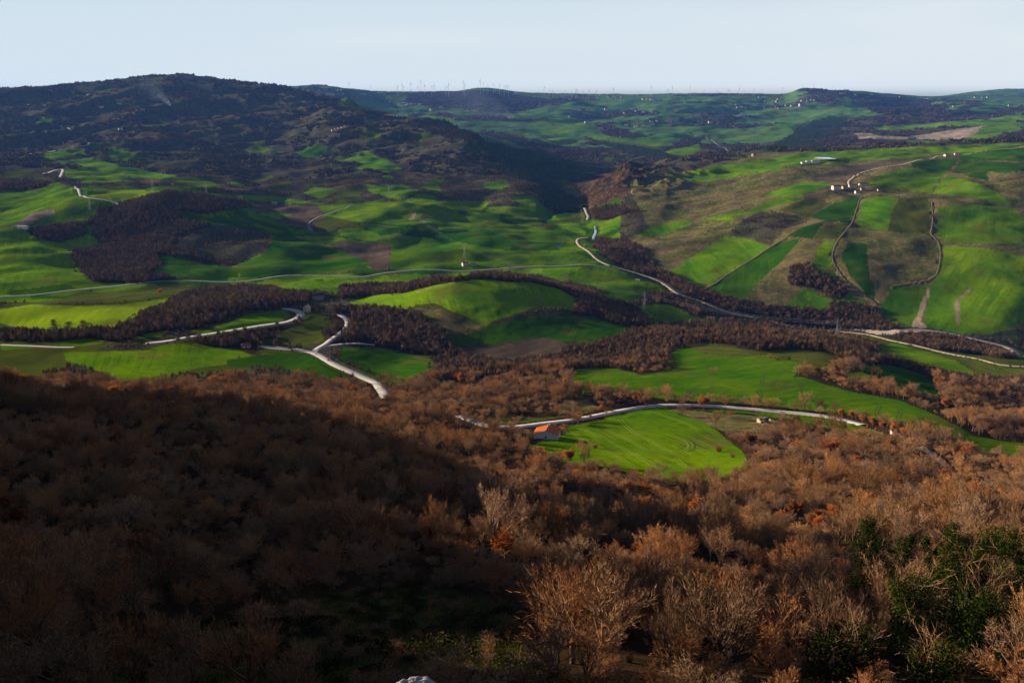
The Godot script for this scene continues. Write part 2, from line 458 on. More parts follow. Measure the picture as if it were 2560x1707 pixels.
	lay("A", GREEN, [690, 582, 800, 570, 800, 590, 880, 605, 960, 652, 780, 670, 700, 622], "green_field", "rounded green field highest on the mountain foot", 2500)
	lay("A", GREEN, [1970, 872, 2050, 830, 2220, 850, 2090, 912], "green_field", "bright square field ringed by dark hedges at the ridge foot", 2300)
	lay("A", OLIVE, [1630, 792, 1700, 762, 1810, 757, 1700, 802], "green_field", "dull green field between bands of mountain scrub", 2300)
	lay("A", GREEN, [1470, 795, 1540, 800, 1640, 835, 1560, 832, 1480, 806], "", "", 2300)
	lay("A", PLOUGH, [1420, 800, 1500, 830, 1800, 882, 1700, 884, 1500, 866, 1300, 842, 1450, 842], "ploughed_field", "long dark ploughed field at the foot of the bare ridge", 2300)
	lay("A", GREEN, [1520, 605, 1650, 575, 1660, 545, 1760, 535, 1700, 560, 1720, 577, 1830, 578, 1700, 607, 1640, 612], "green_field", "forked green field halfway up the dark ridge", 2600)
	lay("A", OLIVE, [1760, 822, 1840, 795, 1920, 795, 1860, 840, 1800, 845], "", "", 2300)
	lay("A", OLIVE, [2160, 900, 2230, 850, 2352, 845, 2352, 920, 2200, 935], "", "", 2200)
	lay("B", GREEN, [20, 660, 150, 595, 300, 650, 400, 710, 260, 740, 90, 705, 170, 680], "green_field", "bright pointed field lying highest on the bare ridge", 2500)
	lay("B", GREEN, [-80, 680, -20, 645, 60, 620, 60, 628, -60, 702], "green_field", "slim bright strip beside the pointed field on the ridge", 2500)
	lay("B", GREEN, [265, 760, 320, 745, 360, 780, 300, 780], "green_field", "tiny green patch below the pointed field on the ridge", 2400)
	lay("B", GREEN, [160, 810, 280, 830, 400, 810, 510, 860, 380, 920, 180, 860], "green_field", "bright winged field above the round green knoll", 2200)
	lay("B", GREEN, [520, 835, 590, 790, 690, 770, 650, 820, 660, 870, 570, 860], "green_field", "square green field in a notch of the scrubby ridge", 2200)
	lay("B", GREEN, [410, 925, 520, 870, 630, 890, 590, 957], "green_field", "green field tucked behind the round knoll", 2100)
	lay("B", GREEN, [625, 962, 680, 915, 800, 920, 990, 920, 900, 1007], "green_field", "smooth green field with a hedge along its diagonal side", 2000)
	lay("B", GREEN, [890, 840, 950, 800, 1110, 790, 1070, 852, 960, 840], "green_field", "small green field just under the cliff edge of the ridge", 2200)
	lay("B", GREEN, [950, 985, 1000, 955, 1160, 960, 1180, 925, 1100, 925, 1120, 890, 1260, 885, 1340, 960, 1440, 1042, 1300, 1050, 1100, 1002], "green_field", "long green field running to the mouth of the gorge", 2000)
	lay("B", GREEN, [0, 945, 250, 922, 480, 938, 650, 960, 800, 1010, 1000, 1060, 850, 1092, 800, 1107, 500, 1082, 200, 1062, 0, 1052], "green_field", "round green knoll with an eroded scar on its side", 1800)
	lay("A", GREEN, [2070, 950, 2260, 950, 2352, 935, 2352, 1052, 2130, 1010, 2100, 1002], "", "", 1900)
	lay("B", BARE, [450, 1045, 470, 1005, 500, 1000, 490, 1040], "", "", 1800)
	lay("B", SCRUB, [490, 1050, 560, 1000, 582, 1030, 512, 1056], "", "", 1800)
	# the plain below the knoll
	lay("A", GREEN, [1680, 1010, 1750, 990, 1910, 1010, 1850, 1052, 1750, 1025], "green_field", "small striped green field amid brown fallow ground", 1700)
	lay("A", PLOUGH, [1600, 930, 1900, 945, 2070, 955, 2130, 1012, 2080, 1060, 2030, 1100, 1760, 1050, 1920, 1010, 1750, 985, 1640, 985], "fallow_field", "brown fallow slope beside the narrow bending lane", 1700)
	lay("A", OLIVE, [2050, 1060, 2130, 1020, 2352, 1060, 2352, 1090, 2150, 1130, 2030, 1120], "fallow_field", "brown stubble below the round knoll", 1700)
	lay("A", GREEN, [1890, 1152, 2150, 1150, 2310, 1172, 2100, 1192, 1950, 1165], "green_field", "thin bright field above the broad dark green slope", 1500)
	lay("B", GREEN, [-20, 1110, 20, 1100, 130, 1090, 300, 1160, 400, 1160, 400, 1197, 200, 1187, 0, 1152], "green_field", "bright green field above the grey ploughed square", 1500)
	lay("B", DEEP, [380, 1110, 600, 1120, 640, 1172, 450, 1152, 400, 1142], "green_field", "deep green strip under the hedge of the knoll", 1600)
	lay("B", DEEP, [650, 1130, 900, 1120, 1100, 1180, 1400, 1200, 1440, 1242, 1080, 1247, 800, 1192, 640, 1152], "green_field", "deep green tongue of field with a hedge curving along it", 1500)
	lay("B", GREEN, [940, 1100, 1050, 1060, 1300, 1090, 1500, 1150, 1545, 1192, 1300, 1192, 1100, 1162], "green_field", "broad green field beyond the blue tarpaulin", 1500)
	lay("B", GREEN, [1390, 1070, 1480, 1060, 1560, 1070, 1615, 1132, 1600, 1147, 1500, 1120], "green_field", "small green field nearest to the stream in the gorge", 1700)
	lay("B", PLOUGH, [0, 1180, 340, 1200, 330, 1372, 220, 1372, 170, 1312, 0, 1252, -70, 1210], "ploughed_field", "grey ploughed square above the little white house", 1300)
	lay("B", GREEN, [340, 1205, 640, 1220, 900, 1245, 1200, 1255, 1440, 1255, 1560, 1270, 1700, 1332, 1320, 1337, 1080, 1347, 860, 1362, 780, 1352, 700, 1367, 400, 1372, 330, 1367], "green_field", "long green field behind the valley road and its white farmhouse", 1250)
	lay("A", DEEP, [1550, 1342, 1700, 1280, 1760, 1200, 1790, 1150, 2000, 1180, 2180, 1230, 2352, 1302, 2440, 1392, 1900, 1402, 1570, 1422], "green_field", "broad dark green slope above the valley road", 1250)
	lay("A", DEEP, [940, 1392, 1050, 1340, 1020, 1270, 1250, 1302, 1500, 1345, 1560, 1362, 1560, 1422, 1150, 1432], "green_field", "dark green field at the foot of the wooded hill", 1250)
	lay("A", GREEN, [-700, 1150, 0, 1130, 170, 1120, 220, 1180, 380, 1190, 560, 1140, 640, 1170, 660, 1212, 470, 1252, 480, 1332, 570, 1442, 0, 1517, -700, 1560], "green_field", "large striped green field beside the dark wooded hill", 1250)
	lay("A", GREEN, [-600, 880, 0, 870, 230, 850, 370, 800, 480, 835, 470, 870, 400, 920, 330, 962, 150, 1002, 0, 1047, -600, 1150], "green_field", "yellow-green field below the spinney, crossed by faint tracks", 1700)
	lay("A", OLIVE, [20, 745, 120, 710, 250, 750, 370, 800, 310, 830, 300, 800, 130, 782, 0, 775], "", "", 1900)
	lay("A", WOOD, [0, 790, 130, 782, 310, 805, 270, 835, 100, 852, 0, 850], "", "", 1800)
	lay("A", WOOD, [0, 595, 60, 600, 130, 640, 270, 680, 210, 700, 100, 690, 0, 690], "", "", 2200)
	lay("A", GREEN, [330, 1040, 420, 912, 500, 880, 640, 912, 760, 932, 650, 972, 480, 1002, 380, 1042], "green_field", "mid green field inside the bend of the white lane", 1600)
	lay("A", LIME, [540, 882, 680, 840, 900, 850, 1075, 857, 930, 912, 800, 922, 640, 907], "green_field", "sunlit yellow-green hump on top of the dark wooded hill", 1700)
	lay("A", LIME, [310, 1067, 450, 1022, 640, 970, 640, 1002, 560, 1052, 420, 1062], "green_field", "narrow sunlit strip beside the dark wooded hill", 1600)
	lay("A", BARE, [60, 1092, 200, 1002, 350, 970, 370, 1002, 250, 1032, 180, 1082], "bare_field", "pale bare earth above the white farm building", 1500)
	lay("A", WOOD, [170, 1110, 560, 1065, 570, 1142, 380, 1192, 230, 1172], "", "", 1500)
	lay("A", GREEN, [1150, 862, 1500, 875, 1800, 890, 2150, 942, 1900, 942, 1600, 912, 1250, 887], "green_field", "long level green field behind the wooded hill", 1800)
	lay("A", WOOD, [570, 1080, 640, 970, 800, 935, 950, 900, 1080, 865, 1200, 870, 1400, 900, 1600, 930, 1640, 960, 1450, 985, 1350, 1010, 1100, 985, 1230, 1060, 1500, 1100, 1740, 1130, 1750, 1150, 1760, 1200, 1740, 1250, 1600, 1312, 1500, 1352, 1250, 1302, 1010, 1270, 1050, 1342, 960, 1392, 1150, 1432, 900, 1462, 600, 1452, 480, 1332, 460, 1262, 660, 1212, 580, 1132], "", "", 1250, 2100)
	lay("A", DEEP, [1100, 985, 1200, 990, 1400, 1040, 1600, 1080, 1740, 1110, 1740, 1132, 1600, 1132, 1400, 1092, 1230, 1042], "green_field", "narrow green glade slanting across the wooded hill", 1300, 2100)
	lay("A", SCRUB, [1150, 1150, 1400, 1080, 1740, 1130, 1770, 1162, 1740, 1250, 1540, 1342, 1250, 1292, 1100, 1252], "", "", 1250, 2100)
	# beside the valley road
	lay("B", GREEN, [-100, 1425, 0, 1420, 500, 1395, 590, 1405, 610, 1432, 400, 1472, 0, 1482, -120, 1470], "green_field", "green field just this side of the valley road", 1200)
	lay("B", GREEN, [610, 1400, 1080, 1372, 1600, 1350, 1750, 1352, 2000, 1430, 2180, 1512, 1950, 1522, 1700, 1482, 1450, 1422, 1100, 1392, 800, 1422, 680, 1442], "green_field", "long striped green field between the valley road and the hedge", 1200)
	lay("B", GREEN, [1640, 1485, 1800, 1495, 2000, 1522, 1960, 1562, 1900, 1575, 1700, 1562, 1640, 1520], "green_field", "bright wedge of field beside the steel pylon", 1150)
	lay("D", OLIVE, [-500, 320, 0, 300, 370, 260, 500, 215, 700, 210, 1000, 170, 1150, 155, 1300, 190, 1150, 235, 900, 272, 600, 282, 300, 285, 0, 320], "meadow", "dull olive meadow between the valley road and the sunlit mound", 1150)
	lay("D", GREEN, [1300, 200, 1500, 160, 1700, 140, 1900, 110, 2180, 150, 2200, 190, 2000, 202, 1750, 192, 1600, 172], "green_field", "green field in the elbow of the valley road", 1150)
	# sunlit mound and the fields of the loop road
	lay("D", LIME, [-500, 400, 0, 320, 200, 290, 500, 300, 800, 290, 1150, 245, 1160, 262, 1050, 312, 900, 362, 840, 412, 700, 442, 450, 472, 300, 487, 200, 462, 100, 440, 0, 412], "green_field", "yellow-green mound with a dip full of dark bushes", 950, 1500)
	lay("D", WOOD, [1150, 250, 1300, 200, 1600, 170, 1900, 212, 2130, 232, 2000, 280, 1850, 312, 1600, 332, 1450, 402, 1350, 422, 1300, 452, 1100, 462, 950, 482, 840, 522, 600, 542, 400, 532, 0, 532, 0, 472, 200, 472, 450, 482, 700, 452, 850, 412, 900, 362, 1050, 312], "", "", 900, 1500)
	lay("D", GREEN, [1270, 490, 1450, 422, 1600, 362, 1750, 337, 1880, 332, 1890, 370, 1800, 410, 1600, 450, 1400, 480], "green_field", "wedge of green field inside the hairpin of the white road", 900, 1250)
	lay("D", GREEN, [370, 555, 450, 522, 600, 512, 680, 532, 640, 552, 500, 562], "green_field", "small bright oval field below the wooded strip", 850, 1250)
	lay("D", GREEN, [840, 525, 950, 482, 1090, 460, 1085, 490, 900, 522], "green_field", "small bright wedge between wood and white road", 850, 1250)
	lay("D", GREEN, [0, 560, 200, 575, 220, 582, 0, 590], "", "", 850, 1250)
	lay("D", GREEN, [400, 602, 900, 592, 1100, 552, 1250, 542, 1400, 572, 1550, 582, 1650, 622, 1600, 642, 1480, 652, 1480, 682, 1300, 702, 1100, 762, 1050, 802, 850, 832, 740, 812, 650, 732, 500, 682, 420, 652], "green_field", "dark green field with a curl of furrows round one bush", 700, 1150)
	lay("D", DEEP, [1480, 652, 1650, 632, 1820, 602, 2000, 612, 2300, 752, 2150, 790, 2000, 722, 1700, 702, 1490, 690], "green_field", "deep green slope below the road junction", 700, 1150)
	lay("D", OLIVE, [1900, 422, 2000, 332, 2200, 362, 2210, 422, 2130, 542, 1900, 552, 1700, 522], "meadow", "olive rough pasture inside the loop of the road", 800, 1300)
	lay("E", WOOD, [-100, 480, 60, 482, 200, 452, 500, 502, 720, 524, 700, 560, 820, 630, 700, 645, 500, 610, 250, 572, 0, 560, -100, 540], "", "", 800, 1300)
	lay("B", WOOD, [0, 1490, 200, 1470, 430, 1475, 620, 1436, 700, 1442, 900, 1412, 1040, 1395, 1150, 1418, 1290, 1425, 1460, 1470, 1660, 1500, 1700, 1545, 1760, 1590, 1700, 1600, 1500, 1568, 1350, 1490, 1150, 1450, 950, 1432, 650, 1482, 450, 1530, 0, 1560], "", "", 1120, 1500)
	lay("E", WOOD, [1530, 330, 1580, 270, 1700, 262, 1900, 302, 2030, 402, 2020, 445, 1800, 420, 1650, 372, 1500, 352], "", "", 900, 1350)
	lay("F", WOOD, [-60, 225, 60, 240, 200, 280, 265, 350, 240, 380, 60, 330, -40, 290], "", "", 950, 1400)
	lay("D", WOOD, [1130, 540, 1260, 517, 1450, 492, 1700, 452, 1850, 432, 1960, 402, 1995, 430, 1900, 432, 1800, 502, 1700, 532, 1850, 562, 2030, 577, 1960, 592, 1820, 577, 1700, 572, 1680, 625, 1560, 582, 1400, 567, 1250, 537], "", "", 780, 1250)
	lay("D", WOOD, [2100, 560, 2210, 440, 2190, 400, 2215, 375, 2262, 400, 2262, 440, 2200, 490, 2130, 545], "", "", 780, 1300)
	# the green hill in the middle
	lay("E", WOOD, [-60, 320, 200, 312, 440, 330, 560, 402, 700, 482, 720, 522, 500, 502, 200, 452, 60, 482, -60, 460], "", "", 850, 1300)
	lay("E", DRY, [460, 322, 620, 287, 700, 332, 960, 432, 880, 472, 800, 492, 700, 472, 600, 402], "meadow", "brown grassy bank at the foot of the green hill", 900, 1300)
	lay("E", GREEN, [30, 292, 200, 230, 400, 220, 600, 168, 800, 136, 950, 124, 1080, 144, 1250, 146, 1450, 196, 1580, 270, 1530, 332, 1400, 312, 1250, 322, 1000, 402, 960, 432, 800, 362, 700, 322, 620, 282, 500, 292, 440, 322, 200, 312], "green_field", "smooth green hill, sunlit on one flank and dark on the other", 950, 1260)
	lay("E", DEEP, [680, 542, 850, 492, 1000, 432, 1150, 382, 1400, 362, 1650, 372, 1800, 422, 2030, 452, 1800, 502, 1560, 542, 1500, 542, 1350, 507, 1250, 507, 1000, 552, 800, 552], "green_field", "dark green field at the foot of the green hill", 850, 1250)
	lay("E", PLOUGH, [720, 560, 1000, 562, 1250, 507, 1380, 512, 1530, 562, 1450, 602, 1300, 652, 1100, 672, 900, 642, 800, 622], "ploughed_field", "grey-brown ploughed mound below the dark green field", 780, 1100)
	lay("E", DEEP, [0, 570, 200, 575, 400, 602, 600, 652, 660, 672, 640, 722, 500, 772, 400, 812, 250, 772, 100, 702, 0, 682], "green_field", "very dark green field beside the white road below the junction", 700, 1100)
	lay("E", GREEN, [1950, 300, 2100, 285, 2200, 302, 2352, 390, 2440, 430, 2030, 445, 2030, 402], "green_field", "smooth green rise below the steel pylon", 950, 1350)
	lay("F", GREEN, [-30, 290, 0, 290, 60, 330, 260, 380, 560, 385, 450, 400, 200, 420, 0, 440, -80, 440], "green_field", "green hollow with a white hut beside the brown wood", 900, 1350)
	# the hill on the right
	lay("C", DRY, [-240, 800, 0, 770, 300, 682, 600, 612, 900, 597, 1200, 592, 1500, 572, 2352, 537, 3000, 520, 3000, 1900, 2352, 1760, 2000, 1770, 1500, 1720, 900, 1640, 500, 1568, 0, 1462, -160, 1390, -300, 1250, -100, 1100], "", "", 1180, 3050)
	lay("C", GREEN, [0, 772, 330, 692, 700, 642, 900, 602, 1200, 592, 1600, 572, 2352, 542, 3000, 520, 3000, 540, 2352, 565, 1900, 607, 1600, 642, 1350, 652, 1150, 672, 800, 702, 600, 742, 300, 792, 150, 802, 120, 772], "green_field", "long smooth green field along the crest of the hill", 1900, 3050)
	lay("C", DEEP, [1620, 672, 1650, 660, 1900, 640, 1920, 662, 1870, 722, 1750, 722, 1640, 702], "green_field", "deep green field below the two white crest farms", 1700, 2900)
	lay("C", DEEP, [1940, 602, 2352, 577, 3000, 560, 3000, 650, 2352, 657, 1940, 652], "green_field", "deep green field along the crest road", 1700, 2900)
	lay("C", PLOUGH, [910, 782, 1150, 712, 1400, 657, 1500, 647, 1650, 652, 1450, 692, 1280, 742, 1210, 792, 1100, 799], "ploughed_field", "reddish brown ploughed field beside the crest road", 1700, 2900)
	lay("C", GREEN, [1310, 800, 1400, 752, 1600, 702, 1750, 724, 1870, 724, 1830, 752, 1750, 872, 1600, 852, 1430, 842], "green_field", "green field above the farm hamlet, cut off by a dark hedge", 1500, 2700)
	lay("C", GREEN, [640, 882, 900, 797, 1100, 797, 1050, 832, 900, 882, 810, 892, 700, 892], "green_field", "bright green field just below the ploughed crest field", 1600, 2700)
	lay("C", GREEN, [530, 1002, 700, 907, 900, 897, 870, 922, 700, 962, 560, 1012], "green_field", "slim green wedge above the dark scrubby hollow", 1500, 2500)
	lay("C", GREEN, [260, 1040, 430, 1000, 530, 975, 520, 1010, 440, 1020, 470, 1052], "", "", 1500, 2500)
	lay("C", GREEN, [0, 1065, 160, 1045, 180, 1075, 60, 1120, 0, 1140, -200, 1155, -120, 1110], "green_field", "green bank above the tree-lined stream", 1500, 2500)
	lay("C", OLIVE, [750, 982, 950, 892, 1090, 932, 960, 1022], "meadow", "olive grass field below the farm hamlet", 1500, 2500)
	lay("C", DEEP, [960, 1022, 1100, 942, 1280, 892, 1260, 1002, 1220, 1062, 1050, 1052], "green_field", "deep green field beside the scrubby lane below the hamlet", 1400, 2500)
	lay("C", GREEN, [1260, 1062, 1310, 922, 1380, 892, 1540, 902, 1490, 1012, 1460, 1117, 1300, 1092], "green_field", "green half of the two-coloured field", 1400, 2400)
	lay("C", OLIVE, [1540, 902, 1720, 902, 1755, 962, 1740, 1142, 1460, 1117, 1490, 1012], "fallow_field", "brown half of the two-coloured field", 1300, 2400)
	lay("C", GREEN, [1780, 1152, 1800, 962, 2040, 942, 2290, 972, 2352, 1032, 3000, 1100, 3000, 1300, 2352, 1202, 1850, 1192], "green_field", "wide square green field high on the hill", 1200, 2400)
	lay("C", GREEN, [1760, 872, 1850, 757, 1950, 772, 2150, 842, 2270, 942, 2250, 952, 2000, 892], "green_field", "bright green field shaped like a wing beside the dark hedge", 1400, 2600)
	lay("C", DEEP, [1890, 732, 1930, 662, 2150, 667, 2352, 672, 3000, 690, 3000, 740, 2352, 722, 2200, 742, 2120, 722, 2130, 792, 2000, 762], "green_field", "deep green field above the eroded gully", 1500, 2700)
	lay("C", SCRUB, [430, 1142, 520, 1042, 640, 992, 800, 1002, 900, 1022, 940, 1062, 800, 1102, 690, 1212, 560, 1162], "", "", 1400, 2400)
	lay("C", GREEN, [50, 1382, 180, 1290, 400, 1152, 530, 1162, 690, 1217, 560, 1312, 420, 1392, 250, 1492, 120, 1432], "green_field", "big green field with bare stony patches", 1200, 2200)
	lay("C", DEEP, [280, 1492, 420, 1402, 600, 1292, 720, 1212, 890, 1162, 860, 1212, 750, 1332, 640, 1432, 520, 1562, 380, 1532], "green_field", "long deep green field running down towards the stream", 1200, 2200)
	lay("C", DEEP, [820, 1152, 900, 1092, 1030, 1062, 1040, 1082, 980, 1167], "green_field", "small deep green field beside its fallow neighbour", 1300, 2200)
	lay("C", OLIVE, [980, 1167, 1050, 1082, 1200, 1072, 1180, 1132, 1140, 1167], "fallow_field", "small fallow field between two dark hedges", 1300, 2200)
	lay("C", GREEN, [960, 1342, 1020, 1222, 1060, 1182, 1130, 1182, 1100, 1252, 1090, 1322, 1150, 1452, 1050, 1432], "green_field", "bright narrow field beside the scrubby ditch", 1200, 2000)
	lay("C", DEEP, [1160, 1282, 1200, 1192, 1330, 1197, 1330, 1332, 1380, 1522, 1370, 1562, 1300, 1502, 1200, 1382], "green_field", "deep green narrow field, across the ditch from the bright one", 1200, 2000)
	lay("C", GREEN, [1840, 1212, 2130, 1232, 2352, 1282, 3000, 1380, 3000, 1900, 2352, 1720, 2260, 1750, 2130, 1795, 1900, 1775, 1720, 1745, 1700, 1675, 1740, 1525, 1745, 1480, 1800, 1392], "green_field", "largest green field on the hill, with an eroded gully", 1150, 1900)
	lay("F", GREEN, [1420, 302, 1490, 182, 1740, 162, 1690, 272, 1660, 362, 1620, 432, 1500, 422, 1400, 372], "green_field", "green field between the dry patch and the stony gully", 1150, 1700)
	lay("F", GREEN, [810, 302, 890, 195, 980, 195, 1060, 242, 1180, 267, 1210, 212, 1330, 292, 1070, 282, 1110, 342, 1090, 362], "green_field", "bright green field wrapped round a brown thicket", 1150, 1700)
	lay("F", WOOD, [800, 160, 830, 62, 950, 32, 1000, 72, 1190, 182, 1200, 222, 1170, 262, 1060, 232, 980, 192, 880, 182], "", "", 1200, 1800)
	lay("F", BARE, [1660, 352, 1685, 270, 1735, 175, 1735, 240, 1700, 332, 1690, 402, 1720, 442, 1620, 432], "gully", "pale stony gully, the wider of two, running down to the stream", 1150, 1700)
	lay("F", BARE, [1905, 270, 1960, 222, 2000, 170, 2003, 202, 1930, 272, 1945, 402, 1930, 432, 1905, 350], "gully", "pale eroded crack in the largest green field", 1150, 1700)
	# along the stream bed
	lay("F", WOOD, [0, 82, 200, 192, 450, 262, 700, 312, 1100, 342, 1080, 282, 1300, 292, 1400, 382, 1500, 432, 1600, 452, 1400, 462, 1200, 452, 1000, 442, 700, 392, 450, 332, 200, 252, 0, 142], "", "", 1100, 1600)
	lay("B", WOOD, [1700, 1170, 1900, 1190, 1990, 1260, 2060, 1370, 2352, 1500, 2352, 1560, 2100, 1440, 1900, 1370, 1760, 1310, 1660, 1230], "", "", 1300, 2100)
	lay("F", GRAVEL, [1240, 452, 1450, 462, 1600, 452, 1700, 456, 1640, 476, 1550, 486, 1400, 484], "gravel_bank", "pale gravel bank in the stream bed", 1050, 1500)
	lay("F", WOOD, [1500, 502, 1650, 482, 1900, 502, 2100, 562, 2352, 662, 2500, 760, 2352, 702, 2200, 642, 2000, 612, 1800, 592, 1600, 542], "", "", 1000, 1500)
	lay("F", GREEN, [1350, 592, 1500, 540, 1700, 592, 1900, 652, 2050, 742, 1950, 762, 1800, 742, 1600, 682, 1400, 642], "green_field", "smooth green field on a low rise below the gravel bank", 850, 1350)
	lay("F", OLIVE, [1700, 592, 1900, 632, 2200, 682, 2400, 722, 2400, 800, 2200, 772, 2100, 752, 1980, 682, 1900, 650], "green_field", "yellowish green strip beside the dirt track", 850, 1350)
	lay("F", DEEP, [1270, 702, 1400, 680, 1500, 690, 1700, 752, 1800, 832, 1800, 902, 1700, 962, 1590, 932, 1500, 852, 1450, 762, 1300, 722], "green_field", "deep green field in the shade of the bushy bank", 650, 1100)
	lay("F", WOOD, [-40, 620, -20, 440, 200, 420, 450, 400, 700, 420, 900, 450, 1100, 482, 1250, 522, 1400, 562, 1350, 602, 1330, 642, 1500, 662, 1700, 722, 1850, 752, 1900, 782, 1780, 802, 1700, 742, 1500, 692, 1400, 682, 1270, 692, 1150, 642, 1050, 592, 900, 582, 650, 602, 500, 572, 350, 547, 280, 542, 100, 572, 0, 612], "", "", 700, 1250)
	lay("E", WOOD, [600, 662, 680, 632, 800, 632, 900, 652, 1100, 682, 1280, 652, 1400, 642, 1550, 572, 1780, 532, 1900, 472, 2100, 452, 2352, 432, 2400, 540, 2150, 602, 2240, 682, 2352, 692, 2240, 707, 1980, 757, 1800, 717, 1650, 702, 1520, 722, 1520, 852, 1580, 872, 1850, 872, 2050, 902, 1900, 932, 1700, 942, 1650, 982, 1400, 1002, 1100, 1042, 900, 1032, 850, 962, 700, 882, 600, 832, 500, 802, 640, 732], "", "", 520, 1150)
	# the wavy fields of the middle distance
	lay("P", GREEN, [1430, 952, 1432, 925, 1480, 918, 1540, 922, 1608, 938, 1706, 916, 1660, 930, 1675, 880, 1720, 864, 1755, 880, 1815, 888, 1930, 884, 2004, 910, 2066, 922, 2030, 938, 1986, 930, 2005, 942, 2080, 965, 2138, 981, 2235, 998, 2275, 1008, 2350, 1042, 2405, 1070, 2432, 1088, 2502, 1102, 2600, 1110, 2700, 1200, 2560, 1176, 2500, 1150, 2430, 1138, 2388, 1112, 2310, 1088, 2272, 1062, 2158, 1042, 2074, 1030, 1966, 1020, 1852, 1008, 1780, 1002, 1660, 1000, 1560, 975, 1455, 982], "green_field", "largest wavy green field, scored with tractor tracks", 440, 1000)
	lay("F", OLIVE, [160, 572, 280, 542, 450, 572, 620, 597, 900, 582, 1050, 602, 1140, 662, 1060, 712, 900, 682, 700, 622, 400, 632, 250, 612], "meadow", "golden-brown grassy crown of the wavy green hill", 650, 1000)
	lay("F", WOOD, [850, 762, 900, 712, 980, 742, 1100, 702, 1250, 742, 1280, 792, 1450, 842, 1500, 902, 1400, 882, 1200, 852, 1000, 792, 900, 762], "", "", 600, 1000)
	lay("F", LIME, [1150, 742, 1300, 732, 1480, 802, 1500, 852, 1280, 792], "", "", 600, 1000)
	lay("F", WOOD, [1580, 932, 1700, 972, 1800, 902, 1780, 812, 1850, 762, 2000, 782, 2352, 792, 2500, 800, 2500, 1180, 2352, 1182, 2200, 1192, 2020, 1152, 1950, 1102, 1810, 1022], "", "", 550, 1100)
	lay("P", GREEN, [1362, 1148, 1318, 1120, 1345, 1105, 1410, 1088, 1424, 1066, 1540, 1036, 1616, 1018, 1665, 1016, 1698, 1036, 1775, 1063, 1813, 1094, 1851, 1124, 1874, 1155, 1866, 1180, 1818, 1194, 1790, 1200, 1720, 1206, 1640, 1196, 1600, 1186, 1500, 1165], "green_field", "small green field beside the orange-roofed house, marked with curving tracks", 380, 700)
	lay("F", GREEN, [200, 962, 600, 972, 1080, 1022, 1300, 1082, 1480, 1152, 1450, 1192, 1350, 1172, 1200, 1132, 1000, 1082, 850, 1062, 700, 1022, 500, 1002, 350, 1002], "green_field", "curved green strip just below the white road", 400, 700)
	lay("F", DRY, [30, 972, 200, 982, 350, 1002, 600, 1002, 800, 1072, 700, 1112, 560, 1162, 400, 1122, 200, 1042], "rough_grass", "rough brown grass round the ruined stone hut", 400, 700)
	lay("E", DRY, [1400, 962, 1480, 912, 1600, 912, 1700, 962, 1600, 1002, 1430, 1002], "rough_grass", "straw-coloured clearing above the white road", 500, 800)
	lay("E", OLIVE, [980, 1052, 1150, 1025, 1500, 1022, 1300, 1062, 1050, 1082], "rough_grass", "grassy verge inside the bend of the white road", 480, 800)
	lay("E", OLIVE, [600, 842, 700, 782, 900, 832, 700, 862], "rough_grass", "small grassy clearing among the bare trees", 600, 900)
	# the grassy slope under the viewer
	lay("P", OLIVE, [-100, 1760, -100, 1640, 200, 1600, 560, 1535, 830, 1480, 1060, 1465, 1260, 1510, 1340, 1590, 1390, 1700, 1390, 1760], "", "", 0, 200)

# colours as they are under a neutral light: (first, second, grain colour)
var LOOKS := {
	SCRUB: [Color(0.036, 0.032, 0.024), Color(0.027, 0.036, 0.018), Color(0.066, 0.055, 0.040)],
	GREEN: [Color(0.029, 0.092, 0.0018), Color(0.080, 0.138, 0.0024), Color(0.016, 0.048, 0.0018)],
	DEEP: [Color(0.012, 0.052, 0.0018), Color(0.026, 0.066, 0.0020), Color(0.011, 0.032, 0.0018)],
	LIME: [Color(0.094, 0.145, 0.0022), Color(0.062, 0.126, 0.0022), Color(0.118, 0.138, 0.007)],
	OLIVE: [Color(0.040, 0.048, 0.008), Color(0.028, 0.046, 0.006), Color(0.066, 0.054, 0.018)],
	PLOUGH: [Color(0.068, 0.052, 0.038), Color(0.052, 0.043, 0.032), Color(0.088, 0.068, 0.050)],
	BARE: [Color(0.20, 0.16, 0.12), Color(0.14, 0.115, 0.085), Color(0.24, 0.20, 0.155)],
	WOOD: [Color(0.022, 0.015, 0.010), Color(0.028, 0.021, 0.012), Color(0.020, 0.018, 0.008)],
	CONIFER: [Color(0.009, 0.018, 0.010), Color(0.012, 0.021, 0.010), Color(0.008, 0.014, 0.008)],
	DRY: [Color(0.084, 0.070, 0.030), Color(0.038, 0.058, 0.011), Color(0.135, 0.108, 0.060)],
	CLAY: [Color(0.042, 0.027, 0.017), Color(0.024, 0.018, 0.012), Color(0.085, 0.056, 0.033)],
	GRAVEL: [Color(0.28, 0.24, 0.20), Color(0.22, 0.19, 0.16), Color(0.33, 0.29, 0.25)],
	FAR: [Color(0.030, 0.088, 0.016), Color(0.055, 0.105, 0.026), Color(0.021, 0.056, 0.014)],
}

func matte(called: String, tint := Color.WHITE, rough := 0.95) -> StandardMaterial3D:
	var m := StandardMaterial3D.new()
	m.resource_name = called
	m.albedo_color = tint.linear_to_srgb()
	m.roughness = rough
	m.metallic_specular = 0.15
	return m

